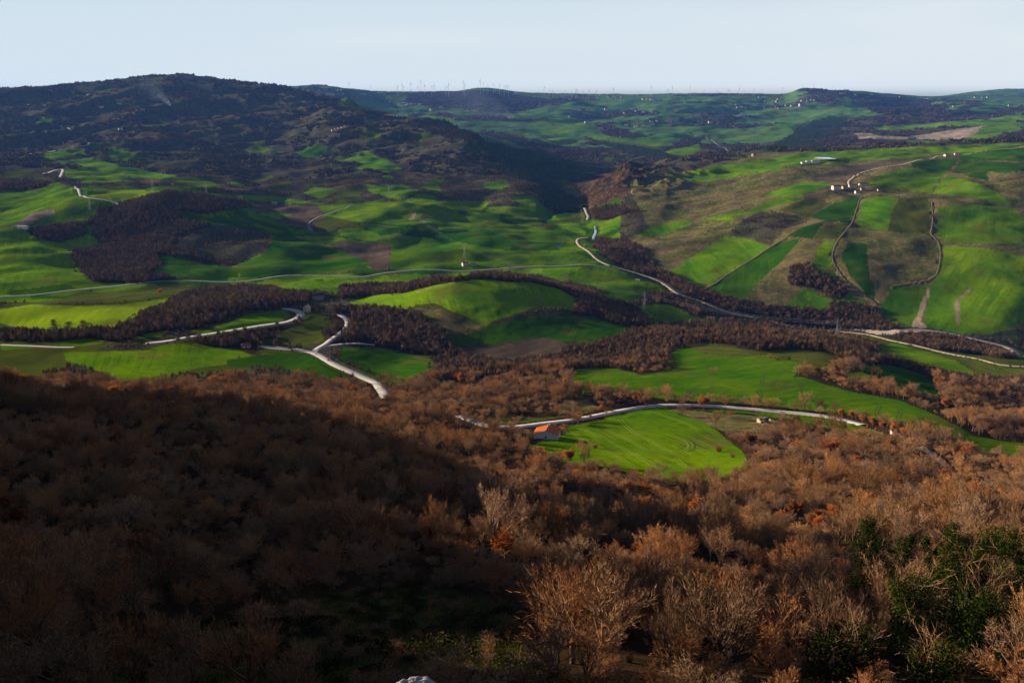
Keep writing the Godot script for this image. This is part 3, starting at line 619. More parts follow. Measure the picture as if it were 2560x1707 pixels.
func build_land() -> void:
	var n := NR * NC
	var pos := PackedVector3Array()
	var nor := PackedVector3Array()
	var col := PackedColorArray()
	pos.resize(n)
	nor.resize(n)
	col.resize(n)
	var mid := noise(31, 60.0, 3)
	var small := noise(32, 9.0, 3)
	var big := noise(33, 420.0, 3)
	var streaks := noise(34, 45.0, 4)
	var patches := noise(35, 85.0, 4)
	for r in NR:
		var d := ds[r]
		for c in NC:
			pos[r * NC + c] = Vector3(qs[c] * d, hs[r * NC + c], -d)
	for r in NR:
		var d := ds[r]
		var ru := mini(r + 1, NR - 1)
		var rd := maxi(r - 1, 0)
		for c in NC:
			var k := r * NC + c
			var right := pos[r * NC + mini(c + 1, NC - 1)] - pos[r * NC + maxi(c - 1, 0)]
			var ahead := pos[ru * NC + c] - pos[rd * NC + c]
			nor[k] = right.cross(ahead).normalized()
			var look: Array = LOOKS[int(kind_at[k])]
			var x := qs[c] * d
			var kind := kind_at[k]
			var a := big.get_noise_2d(x, d) * 0.5 + mid.get_noise_2d(x, d) * 0.5
			var b := small.get_noise_2d(x, d)
			if d > 2500.0:
				b = mid.get_noise_2d(x * 1.7, d * 1.7)
			if kind == DRY or kind == SCRUB or kind == CLAY:
				a += streaks.get_noise_2d(x * 0.4 + d * 0.5, d * 1.6) * 0.55
			var cc: Color = look[0].lerp(look[1], clampf(0.5 + a * 1.3, 0.0, 1.0))
			var grain := 0.9 if kind == SCRUB or kind == DRY or kind == CLAY or kind == BARE else 0.45
			cc = cc.lerp(look[2], clampf(b * 1.6, 0.0, 1.0) * grain)
			if kind == DRY:
				cc = cc.lerp(Color(0.050, 0.042, 0.026), smoothstep(0.12, 0.42, streaks.get_noise_2d(x * 0.7 + 500.0, d * 1.3)) * 0.75)
			if kind == GREEN or kind == DEEP or kind == LIME or kind == FAR:
				cc = cc.lerp(Color(0.070, 0.062, 0.016), smoothstep(0.22, 0.60, patches.get_noise_2d(x, d)) * 0.55)
			var id := piece_at[k]
			if id > 0:
				var tone := fmod(id * 0.618, 1.0)
				cc = cc * lerpf(0.74, 1.22, tone)
				var way := fmod(id * 2.399, PI)
				var lines := sin((x * cos(way) + d * sin(way)) * TAU / (5.0 + d * 0.006))
				lines += 0.7 * sin((x * cos(way) + d * sin(way)) * TAU / (2.1 + d * 0.0026))
				cc = cc * (1.0 + 0.15 * lines * clampf(0.3 + mid.get_noise_2d(d, x) * 2.0, 0.0, 1.0))
			col[k] = cc
	# one mesh for the open land and one for each field, joined edge to edge
	var members := []
	for p in pieces:
		members.append(PackedInt32Array())
	for r in NR - 1:
		for c in NC - 1:
			members[piece_at[r * NC + c]].append(r * NC + c)
	var skin := matte("soil_and_crops")
	skin.vertex_color_use_as_albedo = true
	skin.roughness = 1.0
	skin.metallic_specular = 0.0
	var stamp := PackedInt32Array()
	var fresh := PackedInt32Array()
	stamp.resize(n)
	fresh.resize(n)
	stamp.fill(-1)
	var corner := PackedInt32Array([0, NC, 1, 1, NC, NC + 1])
	for i in pieces.size():
		if members[i].is_empty():
			continue
		var vp := PackedVector3Array()
		var vn := PackedVector3Array()
		var vc := PackedColorArray()
		var index := PackedInt32Array()
		for q in members[i]:
			for o in corner:
				var v: int = q + o
				if stamp[v] != i:
					stamp[v] = i
					fresh[v] = vp.size()
					vp.append(pos[v])
					vn.append(nor[v])
					vc.append(col[v])
				index.append(fresh[v])
		var arrays := []
		arrays.resize(Mesh.ARRAY_MAX)
		arrays[Mesh.ARRAY_VERTEX] = vp
		arrays[Mesh.ARRAY_NORMAL] = vn
		arrays[Mesh.ARRAY_COLOR] = vc
		arrays[Mesh.ARRAY_INDEX] = index
		var mesh := ArrayMesh.new()
		mesh.add_surface_from_arrays(Mesh.PRIMITIVE_TRIANGLES, arrays)
		mesh.surface_set_material(0, skin)
		var o := MeshInstance3D.new()
		o.mesh = mesh
		o.name = numbered(pieces[i][0])
		o.set_meta("kind", "structure")
		if pieces[i][1]:
			o.set_meta("label", pieces[i][1])
		elif i == 0:
			o.set_meta("label", "rough brown and wooded ground of the valley and its hills")
		add_child(o)

var used_names := {}
func numbered(called: String) -> String:
	var k: int = used_names.get(called, 0)
	used_names[called] = k + 1
	return called if k == 0 else "%s_%03d" % [called, k]

# ---------------------------------------------------------------- roads, tracks and the stream
const NO_PLANTS := 13
const VERGE := 14

func smooth_line(p: PackedVector3Array, step: float) -> PackedVector3Array:
	var c := Curve3D.new()
	for i in p.size():
		var t := (p[mini(i + 1, p.size() - 1)] - p[maxi(i - 1, 0)]) / 6.0
		c.add_point(p[i], -t, t)
	var out := PackedVector3Array()
	var n := maxi(2, int(c.get_baked_length() / step))
	for i in n + 1:
		out.append(c.sample_baked(c.get_baked_length() * i / n, false))
	return out

# name, label, sheet, course, step, nearest and farthest distance looked at, width, surface
var ROADS := [
	["valley_road", "long grey road curving across the valley floor", "D", [-400, 260, 0, 240, 300, 221, 600, 190, 900, 152, 1100, 139, 1500, 143, 1700, 128, 1900, 99, 2100, 103, 2352, 113, 2421, 103, 2661, 72, 3001, 77, 3271, 58, 3521, 44, 3921, 39, 3985, 38], 8.0, 1200, 1e9, 7.0, "grey"],
	["dirt_road", "pale dirt track following the stream out of the gorge", "B", [1625, 1160, 1560, 1165, 1556, 1200, 1640, 1262, 1750, 1337, 1850, 1367, 1970, 1402, 2100, 1452, 2200, 1522, 2352, 1575, 2462, 1620, 2560, 1655, 2700, 1682], 8.0, 1150, 1e9, 5.5, "dirt"],
	["dirt_road", "pale dirt track and gravel beside the stream bed below the eroded gullies", "F", [700, 398, 900, 448, 1100, 466, 1250, 478, 1400, 500, 1560, 540, 1750, 585, 2000, 635, 2200, 685, 2400, 715], 8.0, 950, 1500, 5.0, "dirt"],
	["white_road", "white road sweeping through a hairpin past the brown wood", "D", [945, 547, 1100, 532, 1250, 503, 1450, 473, 1700, 432, 1850, 412, 1930, 388, 1965, 360, 1945, 336, 1900, 322, 1840, 318], 5.0, 780, 1300, 9.0, "tar"],
	["white_road", "pale lane disappearing behind the wooded strip", "D", [0, 555, 120, 560, 250, 566, 400, 572, 480, 572], 6.0, 800, 1300, 5.0, "tar"],
	["white_road", "white road running downhill from the three-way junction", "D", [1700, 562, 1830, 578, 1990, 592, 2080, 620, 2200, 690, 2352, 757, 2450, 800, 2495, 850, 2530, 905], 5.0, 640, 1150, 8.0, "tar"],
	["white_road", "short side lane leaving the three-way junction under the dark bank", "D", [2060, 606, 2080, 585, 2120, 566, 2200, 553, 2352, 546, 2450, 556], 4.0, 780, 1300, 4.0, "tar"],
	["white_road", "narrow road climbing from the junction behind the hairpin", "D", [2050, 602, 2085, 572, 2130, 550, 2200, 496, 2255, 450, 2272, 420, 2262, 385, 2215, 355], 4.0, 780, 1300, 6.5, "tar"],
	["white_road", "white road between the orange-roofed house and the wavy field", "P", [1145, 1038, 1165, 1046, 1200, 1060, 1240, 1067, 1290, 1067, 1347, 1061, 1424, 1052, 1500, 1038, 1577, 1023, 1634, 1015, 1737, 1014, 1850, 1021, 1966, 1031, 2074, 1042, 2160, 1062], 4.0, 440, 720, 5.5, "tar"],
	["white_road", "short grey stretch of road emerging from the russet wood", "P", [2250, 1085, 2290, 1108, 2322, 1128, 2350, 1150, 2375, 1185], 4.0, 380, 620, 3.6, "grey"],
	["farm_lane", "pale lane along the hill crest to the farm hamlet", "C", [1215, 815, 1212, 790, 1245, 762, 1285, 740, 1450, 692, 1650, 657, 1850, 622, 2050, 602, 2352, 566, 2600, 545], 10.0, 1600, 3000, 6.0, "dirt"],
	["lane", "white lane snaking between the fields at the mountain foot", "A", [490, 825, 512, 850, 522, 878, 560, 897, 620, 905, 700, 917, 745, 928, 772, 942], 8.0, 1700, 2600, 6.5, "tar"],
	["lane", "straight pale lane along the lowest slope of the mountain", "A", [125, 628, 250, 602, 400, 582, 520, 567, 560, 552, 578, 538, 562, 522], 12.0, 2400, 4500, 8.0, "tar"],
	["lane", "white lane beside a dark spinney on the plain", "A", [280, 742, 340, 726, 405, 712, 402, 740, 388, 768], 10.0, 2000, 3200, 8.0, "tar"],
	["lane", "short pale lane halfway up the mountain", "A", [300, 372, 380, 370, 450, 380], 15.0, 3000, 5000, 8.0, "tar"],
	["lane", "short pale bend of lane below the mountain meadow", "A", [395, 430, 405, 448, 460, 462], 15.0, 3000, 5000, 8.0, "tar"],
	["lane", "narrow grey lane climbing round the green knoll", "A", [2285, 955, 2262, 968, 2200, 985, 2130, 1010, 2050, 1042, 2012, 1080, 2040, 1120], 8.0, 1500, 2400, 5.0, "grey"],
	["lane", "grey lane cutting across the far green slope beyond the gorge", "C", [150, 478, 220, 498, 290, 518, 350, 550, 410, 582, 460, 606], 15.0, 3000, 6000, 9.0, "grey"],
	["lane", "dark hedged track below the round green knoll", "B", [0, 1095, 100, 1075, 220, 1072, 400, 1095, 600, 1112, 760, 1120, 900, 1095, 1030, 1062], 10.0, 1600, 2300, 2.6, "path"],
	["path", "faint path across the big green field on the hill", "C", [280, 1490, 420, 1400, 600, 1290, 720, 1212, 800, 1160, 900, 1095, 1060, 1050], 8.0, 1200, 2300, 3.0, "path"],
	["path", "scrubby field path from the hamlet down to the stream", "C", [1300, 895, 1260, 985, 1230, 1065, 1150, 1165, 1105, 1260, 1120, 1340, 1200, 1450, 1310, 1530, 1390, 1590], 8.0, 1200, 2300, 2.6, "path"],
	["path", "field boundary path above the dry patch", "C", [1755, 930, 1760, 1050, 1750, 1140, 1800, 1195, 1810, 1300, 1770, 1420, 1650, 1455, 1490, 1478], 8.0, 1200, 2300, 2.6, "path"],
	["stream_bed", "white gravel bed of the stream inside the gorge mouth", "B", [1600, 965, 1612, 995, 1625, 1020, 1618, 1045], 6.0, 2000, 3000, 7.0, "stones"],
	["stream", "glinting stretch of stream below the gorge mouth", "B", [1668, 1085, 1672, 1120, 1660, 1150, 1655, 1175], 6.0, 1700, 2600, 5.0, "wet"],
	["stream_bed", "pale stony stream bed along the foot of the hill", "F", [1560, 452, 1700, 458, 1850, 474, 2000, 508, 2150, 545, 2280, 590, 2400, 650], 8.0, 950, 1500, 8.0, "stones"],
]
var courses := []

# Each road is laid out in plan, evened along its length, and the ground cut and filled to carry it.
func survey_roads() -> void:
	var hold := {}
	for a in ROADS:
		var p := PackedVector3Array()
		for w in survey(a[2], a[3]):
			p.append(sight(w.x, w.y, a[5], a[6]))
		p = smooth_line(p, a[4])
		for turn in 3:
			var was := p.duplicate()
			for i in range(1, p.size() - 1):
				p[i] = was[i - 1] * 0.25 + was[i] * 0.5 + was[i + 1] * 0.25
		for i in p.size():
			p[i].y = ground(p[i].x, p[i].z)
		for turn in 6:
			var was := p.duplicate()
			for i in range(1, p.size() - 1):
				p[i].y = was[i - 1].y * 0.3 + was[i].y * 0.4 + was[i + 1].y * 0.3
		courses.append(p)
		var half: float = a[7] * 0.5 + (1.2 if a[8] == "path" else 3.0)
		var reach: float = half + (3.0 if a[8] == "path" else 9.0)
		for i in p.size():
			var d := -p[i].z
			var r0 := int(row_of(d - reach))
			var r1 := int(row_of(d + reach)) + 1
			for r in range(r0, r1 + 1):
				var c0 := int(column_of((p[i].x - reach) / ds[r]))
				var c1 := int(column_of((p[i].x + reach) / ds[r])) + 1
				for c in range(c0, c1 + 1):
					var k := r * NC + c
					var gap := Vector2(qs[c] * ds[r] - p[i].x, ds[r] - d).length()
					var w := 1.0 - smoothstep(half, reach, gap)
					if w > 0.0 and (not hold.has(k) or hold[k].z > gap):
						hold[k] = Vector3(w, p[i].y, gap)
	for k in hold:
		hs[k] = lerpf(hs[k], hold[k].y, hold[k].x)

func ribbon(a: Array, p: PackedVector3Array, m: Material) -> MeshInstance3D:
	var st := SurfaceTool.new()
	st.begin(Mesh.PRIMITIVE_TRIANGLES)
	var width: float = a[7]
	var last: Array = []
	for i in p.size():
		var t := p[mini(i + 1, p.size() - 1)] - p[maxi(i - 1, 0)]
		var side := Vector3(-t.z, 0.0, t.x).normalized() * width * 0.5
		var c := p[i] + Vector3.UP * 0.28
		var row := [c - side * 1.06 + Vector3.DOWN * 0.5, c - side, c + Vector3.UP * width * 0.012, c + side, c + side * 1.06 + Vector3.DOWN * 0.5]
		if last:
			for k in 4:
				for v in [last[k], row[k], last[k + 1], last[k + 1], row[k], row[k + 1]]:
					st.add_vertex(v)
		last = row
		for k in range(-4, 5):
			var s := p[i] + side * k / 4.0 * (1.0 + (0.5 if width < 3.0 else 7.0) / width)
			mark(s.x, -s.z, NO_PLANTS)
		for k in range(1, 19 if p[i].z > -640.0 else 13):                    # the verge on the near side is kept low, as the photograph shows the roadway
			mark(p[i].x, -p[i].z - width * 0.5 - 3.0 * k, VERGE)
	st.generate_normals()
	var o := MeshInstance3D.new()
	o.mesh = st.commit()
	o.mesh.surface_set_material(0, m)
	o.name = numbered(a[0])
	o.set_meta("kind", "structure")
	o.set_meta("label", a[1])
	add_child(o)
	return o

func mark(x: float, d: float, kind: int) -> void:
	d = maxf(d, 18.0)
	var at := clampi(roundi(row_of(d)), 0, NR - 1) * NC + clampi(roundi(column_of(x / d)), 0, NC - 1)
	for k in [at, at + 1, at - 1]:
		if kind != VERGE or kind_at[k] == WOOD or kind_at[k] == SCRUB:
			kind_at[k] = kind

func speckled(called: String, a: Color, b: Color, size: float, rough := 0.95) -> StandardMaterial3D:
	var m := matte(called, Color.WHITE, rough)
	var n := NoiseTexture2D.new()
	n.width = 256
	n.height = 256
	n.seamless = true
	var f := noise(called.length() * 7, 30.0, 4)
	n.noise = f
	var ramp := Gradient.new()
	ramp.set_color(0, a.linear_to_srgb())
	ramp.set_color(1, b.linear_to_srgb())
	n.color_ramp = ramp
	m.albedo_texture = n
	m.uv1_triplanar = true
	m.uv1_world_triplanar = true
	m.uv1_scale = Vector3.ONE / size
	return m

func build_roads() -> void:
	var tar := speckled("worn_asphalt", Color(0.21, 0.205, 0.21), Color(0.31, 0.30, 0.31), 18.0)
	var grey := speckled("grey_asphalt", Color(0.075, 0.083, 0.10), Color(0.135, 0.145, 0.165), 30.0)
	var dirt := speckled("packed_dirt", Color(0.19, 0.155, 0.115), Color(0.29, 0.25, 0.20), 18.0)
	var path := speckled("trodden_earth", Color(0.050, 0.044, 0.026), Color(0.10, 0.085, 0.05), 18.0)
	var wet := matte("stream_water", Color(0.10, 0.14, 0.20), 0.08)
	wet.metallic_specular = 0.5
	var stones := speckled("stream_gravel", Color(0.15, 0.13, 0.115), Color(0.30, 0.27, 0.24), 12.0)
	var surfaces := {"tar": tar, "grey": grey, "dirt": dirt, "path": path, "wet": wet, "stones": stones}
	for i in ROADS.size():
		ribbon(ROADS[i], courses[i], surfaces[ROADS[i][8]])
	tracks("dark tractor wheel marks winding down the wavy green field", "F", [[790, 715, 740, 770, 720, 800, 700, 830], [825, 785, 800, 810, 775, 840], [658, 738, 645, 780, 640, 822], [242, 812, 190, 850, 165, 865, 150, 892], [325, 822, 300, 850, 262, 880], [440, 842, 400, 868, 372, 890], [535, 850, 500, 875, 490, 910], [622, 852, 630, 895, 590, 930], [768, 890, 788, 920, 780, 946], [885, 798, 902, 830, 890, 852], [850, 880, 890, 920, 912, 950, 905, 970], [950, 895, 990, 930, 1015, 965], [1665, 1008, 1692, 1060, 1690, 1130], [1415, 945, 1392, 1000, 1412, 1035], [1540, 965, 1548, 1000, 1530, 1040]], 440, 1000, Color(0.012, 0.040, 0.003))
	tracks("pale curving wheel tracks in the small marked field", "E", [[1560, 1100, 1680, 1145, 1800, 1205, 1950, 1285, 2100, 1365], [1830, 1040, 1890, 1105, 2030, 1185, 2180, 1258], [2060, 998, 2230, 1055, 2352, 1112], [2140, 1140, 2240, 1172, 2290, 1215, 2240, 1250], [1690, 1085, 1790, 1135, 1900, 1185, 2000, 1240], [1500, 1130, 1620, 1190, 1760, 1255, 1880, 1320], [2200, 1300, 2260, 1350, 2352, 1372]], 380, 700, Color(0.105, 0.150, 0.010))
	tracks("dark curved headland marks in the small marked field", "E", [[1645, 1082, 1660, 1068, 1690, 1062], [1910, 1032, 1930, 1010, 1975, 1003], [2220, 1235, 2280, 1250, 2310, 1215, 2280, 1180]], 380, 700, Color(0.012, 0.040, 0.003))

# wheel marks: two narrow strips of pressed or bare crop, a tractor's width apart
func tracks(label: String, sheet: String, runs: Array, from: float, upto: float, tint: Color) -> void:
	var m := matte("pressed_crop", tint)
	for flat in runs:
		var st := SurfaceTool.new()
		st.begin(Mesh.PRIMITIVE_TRIANGLES)
		var p := PackedVector3Array()
		for w in survey(sheet, flat):
			p.append(sight(w.x, w.y, from, upto))
		p = smooth_line(p, 1.5)
		for gap: float in [-1.0, 1.0]:
			var last := []
			for i in p.size():
				var t := p[mini(i + 1, p.size() - 1)] - p[maxi(i - 1, 0)]
				var side := Vector3(-t.z, 0.0, t.x).normalized()
				var c := p[i] + side * gap
				var a := c - side * 0.32
				var b := c + side * 0.32
				a.y = ground(a.x, a.z) + 0.07
				b.y = ground(b.x, b.z) + 0.07
				if last:
					for v in [last[0], a, last[1], last[1], a, b]:
						st.add_vertex(v)
				last = [a, b]
		st.generate_normals()
		var o := MeshInstance3D.new()
		o.mesh = st.commit()
		o.mesh.surface_set_material(0, m)
		o.name = numbered("tractor_track")
		o.set_meta("kind", "structure")
		o.set_meta("label", label)
		o.set_meta("group", "wheel marks in the fields")
		add_child(o)

# ---------------------------------------------------------------- plants
class Sticks:
	var v := PackedVector3Array()
	var n := PackedVector3Array()
	var c := PackedColorArray()

	func tri(a: Vector3, b: Vector3, d: Vector3, tint: Color, normal := Vector3.ZERO) -> void:
		if normal == Vector3.ZERO:
			normal = (d - a).cross(b - a).normalized()
		for p in [a, b, d]:
			v.append(p)
			n.append(normal)
			c.append(tint)

	func tube(a: Vector3, b: Vector3, ra: float, rb: float, sides: int, tint: Color) -> void:
		var along := (b - a).normalized()
		var x := along.cross(Vector3.UP if absf(along.y) < 0.9 else Vector3.RIGHT).normalized()
		var y := along.cross(x)
		for i in sides:
			var t0 := TAU * i / sides
			var t1 := TAU * (i + 1) / sides
			var o0 := x * cos(t0) + y * sin(t0)
			var o1 := x * cos(t1) + y * sin(t1)
			var corners := [[a + o0 * ra, o0], [b + o0 * rb, o0], [a + o1 * ra, o1], [a + o1 * ra, o1], [b + o0 * rb, o0], [b + o1 * rb, o1]]
			for p in corners:
				v.append(p[0])
				n.append(p[1])
				c.append(tint)

	func blade(a: Vector3, b: Vector3, w: float, out: Vector3, tint: Color) -> void:     # a twig or a blade of grass: one slim triangle
		var side := (b - a).cross(out)
		side = (side if side.length() > 1e-5 else Vector3.RIGHT).normalized() * w * 0.5
		tri(a - side, b, a + side, tint, (out + Vector3.UP * 0.3).normalized())

	func mesh(m: Material) -> ArrayMesh:
		var arrays := []
		arrays.resize(Mesh.ARRAY_MAX)
		arrays[Mesh.ARRAY_VERTEX] = v
		arrays[Mesh.ARRAY_NORMAL] = n
		arrays[Mesh.ARRAY_COLOR] = c
		var out := ArrayMesh.new()
		out.add_surface_from_arrays(Mesh.PRIMITIVE_TRIANGLES, arrays)
		out.surface_set_material(0, m)
		return out

func any_way() -> Vector3:
	return Vector3(rng.randf_range(-1, 1), rng.randf_range(-1, 1), rng.randf_range(-1, 1)).normalized()

var bark := Color(0.095, 0.070, 0.050)
var twig := Color(0.245, 0.145, 0.077)

func branch(s: Sticks, a: Vector3, way: Vector3, length: float, r: float, level: int, plan: Dictionary) -> void:
	var depth: int = plan.levels
	if level == depth:
		var b := a + way * length
		s.blade(a, b, plan.twig, any_way(), twig * rng.randf_range(0.75, 1.35))
		if plan.leaves > 0.0 and rng.randf() < plan.leaves:
			for k in 3:
				var p := a.lerp(b, rng.randf()) + any_way() * 0.12
				var w := any_way() * 0.24
				s.tri(p, p + w, p + w.rotated(any_way(), 0.9), plan.leaf * rng.randf_range(0.6, 1.3), (any_way() + Vector3.UP * 0.5).normalized())
		return
	var bend: Vector3 = (way + any_way() * 0.22 + Vector3.UP * plan.rise).normalized()
	var half := a + way * length * 0.5
	var end: Vector3 = half + bend * length * 0.5
	var sides := 5 if level == 0 else (4 if level == 1 else 3)
	var tint: Color = bark.lerp(twig, float(level) / depth) * rng.randf_range(0.85, 1.15)
	s.tube(a, half, r, r * 0.72, sides, tint)
	s.tube(half, end, r * 0.72, r * 0.35, sides, tint)
	var kids: int = plan.kids[level]
	var start := rng.randf() * TAU
	for i in kids:
		var f := lerpf(plan.first[mini(level, plan.first.size() - 1)], 1.0, (i + rng.randf() * 0.6) / kids)
		var from := a.lerp(half, f * 2.0) if f < 0.5 else half.lerp(end, f * 2.0 - 1.0)
		var along := way if f < 0.5 else bend
		var x: Vector3 = along.cross(Vector3.UP if absf(along.y) < 0.9 else Vector3.RIGHT).normalized()
		var off: Vector3 = x.rotated(along, start + i * 2.4)
		var open: float = plan.open[mini(level, plan.open.size() - 1)] * rng.randf_range(0.75, 1.25) * (1.15 - 0.5 * f)
		var go: Vector3 = (along * cos(open) + off * sin(open) + Vector3.UP * plan.rise * 0.6).normalized()
		branch(s, from, go, length * plan.shrink[mini(level, plan.shrink.size() - 1)] * rng.randf_range(0.75, 1.2) * (1.1 - 0.35 * f), r * 0.45 * (1.2 - 0.5 * f), level + 1, plan)

func tree_parts(plan: Dictionary, m: Material) -> Array:     # [trunk mesh, crown mesh], for a tree about 10 m tall
	var trunk := Sticks.new()
	var crown := Sticks.new()
	var lean := Vector3(rng.randf_range(-0.08, 0.08), 1, rng.randf_range(-0.08, 0.08)).normalized()
	var h: float = plan.bole
	var top := lean * h
	var at := Vector3.DOWN * 0.8
	var r: float = plan.girth
	for k in 4:
		var to := top * (k + 1) / 4.0 + Vector3(rng.randf_range(-0.1, 0.1), 0, rng.randf_range(-0.1, 0.1))
		trunk.tube(at, to, r * (1.25 if k == 0 else 1.0 - 0.1 * k), r * (0.9 - 0.1 * k), 6, bark * rng.randf_range(0.9, 1.1))
		at = to
	var limbs: int = plan.limbs
	for i in limbs:
		var open: float = plan.limb_open * rng.randf_range(0.5, 1.2) if i > 0 else 0.12
		var turn := i * 2.4 + rng.randf() * 0.8
		var go := Vector3(sin(open) * cos(turn), cos(open), sin(open) * sin(turn))
		var from := at.lerp(top * 0.55, 0.0 if i < 3 else rng.randf())
		branch(crown, from, go, plan.limb * rng.randf_range(0.8, 1.15), r * 0.5, 1, plan)
	return [trunk.mesh(m), crown.mesh(m)]

func join(parts: Array) -> ArrayMesh:
	var st := SurfaceTool.new()
	for p in parts:
		st.append_from(p, 0, Transform3D())
	var out := st.commit()
	out.surface_set_material(0, parts[0].surface_get_material(0))
	return out

# a bare tree or shrub seen from half a kilometre or more: the same build with a few broad twigs
func far_tree(m: Material, count: int, slim: float, seed_: int) -> ArrayMesh:
	rng.seed = seed_
	var s := Sticks.new()
	s.tube(Vector3.DOWN * 0.1, Vector3.UP * 0.5, 0.03, 0.015, 3, bark)
	for i in count:
		var turn := i * 2.39996
		var f := (i + 0.5) / count
		var ring := sqrt(f) * 0.42 * slim
		var lift := 0.30 + 0.45 * (1.0 - f) * rng.randf_range(0.4, 1.0)
		var a := Vector3(cos(turn) * ring * 0.5, lift, sin(turn) * ring * 0.5)
		var b := Vector3(cos(turn) * ring * 1.15, lift + rng.randf_range(0.18, 0.42) * (1.15 - f * 0.6), sin(turn) * ring * 1.15) + any_way() * 0.08
		s.blade(a, b, 0.042, any_way(), twig * rng.randf_range(0.7, 1.3))
	return s.mesh(m)

func clump(m: Material, seed_: int, cone := false) -> ArrayMesh:      # a few tree tops of a distant wood, 1 unit across
	rng.seed = seed_
	var s := Sticks.new()
	for k in 5:
		var o := Vector3(rng.randf_range(-0.4, 0.4), 0, rng.randf_range(-0.4, 0.4))
		var h := rng.randf_range(0.22, 0.42)
		for i in 16:
			var t := TAU * i / 16.0 + rng.randf()
			var w := rng.randf_range(0.10, 0.24)
			var foot := o + Vector3(cos(t) * w, rng.randf_range(-0.08, 0.06), sin(t) * w)
			var tip := o + Vector3(cos(t) * w * 0.3, h * rng.randf_range(0.7, 1.05), sin(t) * w * 0.3)
			if cone:
				tip = o + Vector3(0, h * 1.3, 0)
			s.blade(foot, tip, 0.13, Vector3(cos(t), 0.5, sin(t)).normalized(), twig * rng.randf_range(0.7, 1.25))
	return s.mesh(m)

func scatter(called: String, label: String, mesh: Mesh, spots: Array, turns := true) -> void:      # spots: [place, height, width, tint]
	if spots.is_empty():
		return
	var mm := MultiMesh.new()
	mm.transform_format = MultiMesh.TRANSFORM_3D
	mm.use_colors = true
	mm.mesh = mesh
	mm.instance_count = spots.size()
	for i in spots.size():
		var s: Array = spots[i]
		var b := Basis(Vector3.UP, rng.randf() * TAU if turns else 0.0) * Basis.from_scale(Vector3(s[2], s[1], s[2]))
		mm.set_instance_transform(i, Transform3D(b, s[0]))
		mm.set_instance_color(i, s[3])
	var o := MultiMeshInstance3D.new()
	o.multimesh = mm
	o.name = numbered(called)
	o.set_meta("kind", "stuff")
	o.set_meta("label", label)
	add_child(o)

func warm(lo: float, hi: float) -> Color:       # the spread of browns, greys and mauves of bare twigs
	var k := rng.randf()
	var c := Color(1.0, 1.0, 0.98).lerp(Color(1.18, 1.0, 0.68), k) if rng.randf() < 0.72 else Color(0.92, 0.98, 1.10)
	return c * rng.randf_range(lo, hi)

var wood_skin: StandardMaterial3D
var oak: Array = []
var skins := []
var shrub_mesh: ArrayMesh
var prototypes := {}

func thing(called: String, label: String, category: String, at := Vector3.ZERO, turn := 0.0, group := "") -> Node3D:
	var o := Node3D.new()
	o.name = numbered(called)
	o.position = at
	o.rotation.y = turn
	tag(o, label, category, group)
	add_child(o)
	return o

func tag(o: Node, label: String, category: String, group := "") -> void:
	o.set_meta("label", label)
	o.set_meta("category", category)
	if group:
		o.set_meta("group", group)

func part(called: String, mesh: Mesh, m: Material, parent: Node) -> MeshInstance3D:
	var o := MeshInstance3D.new()
	o.name = called
	o.mesh = mesh
	if m:
		o.material_override = m
	parent.add_child(o, true)
	return o

# keeps other trees off a spot and out of the gap on its near side, which is how the photograph shows it standing free
func reserve(foot: Vector3, radius: float, front: float) -> void:
	var r := -radius
	while r <= radius:
		var w := -radius
		while w <= radius:
			mark(foot.x + r, -foot.z + w, NO_PLANTS)
			w += 0.7
		var k := radius
		while k < front:
			mark((foot.x + r) * (1.0 - k / maxf(30.0, -foot.z)), -foot.z - k, VERGE)
			k += 1.0
		r += 0.7

func plant_one(i: int, spot: Array) -> void:
	var k: int = int(absf(spot[0].x) * 7.0) % 3
	var key := i * 3 + k
	var called: String = ["bare_tree", "bare_tree", "bare_tree", "slender_tree", "slender_tree", "russet_oak"][i]
	var look: String = ["bare tree forking low", "bare tree", "bare tree with crossing twigs", "slender upswept tree", "narrow straight-stemmed tree", "rust-leaved oak"][i]
	var hue: String = ["brown", "reddish brown", "grey-brown"][k]
	var o: Node3D
	if prototypes.has(key):
		o = prototypes[key].duplicate()
		o.name = numbered(called)
		add_child(o)
	else:
		o = thing(called, "", "tree")
		part("trunk", oak[i][0], skins[k], o)
		part("crown", oak[i][1], skins[k], o)
		prototypes[key] = o
	var size: String = "tall" if spot[1] > 0.95 else ("low" if spot[1] < 0.7 else "middling")
	var q: float = -spot[0].x / spot[0].z
	var where: String = "deep in the shaded wood" if q < -0.28 else ("in the shaded wood beside the clearing" if q < -0.04 else ("in the sunlit wood below the marked field" if q < 0.22 else "in the sunlit wood by the ivy-clad trees"))
	tag(o, "%s %s, %s" % [size, look, where] if i == 5 else "%s %s, %s, %s" % [size, look, hue, where], "tree", "bare trees of the near wood")
	o.transform = Transform3D(Basis(Vector3.UP, rng.randf() * TAU) * Basis.from_scale(Vector3(spot[2], spot[1], spot[2])), spot[0])

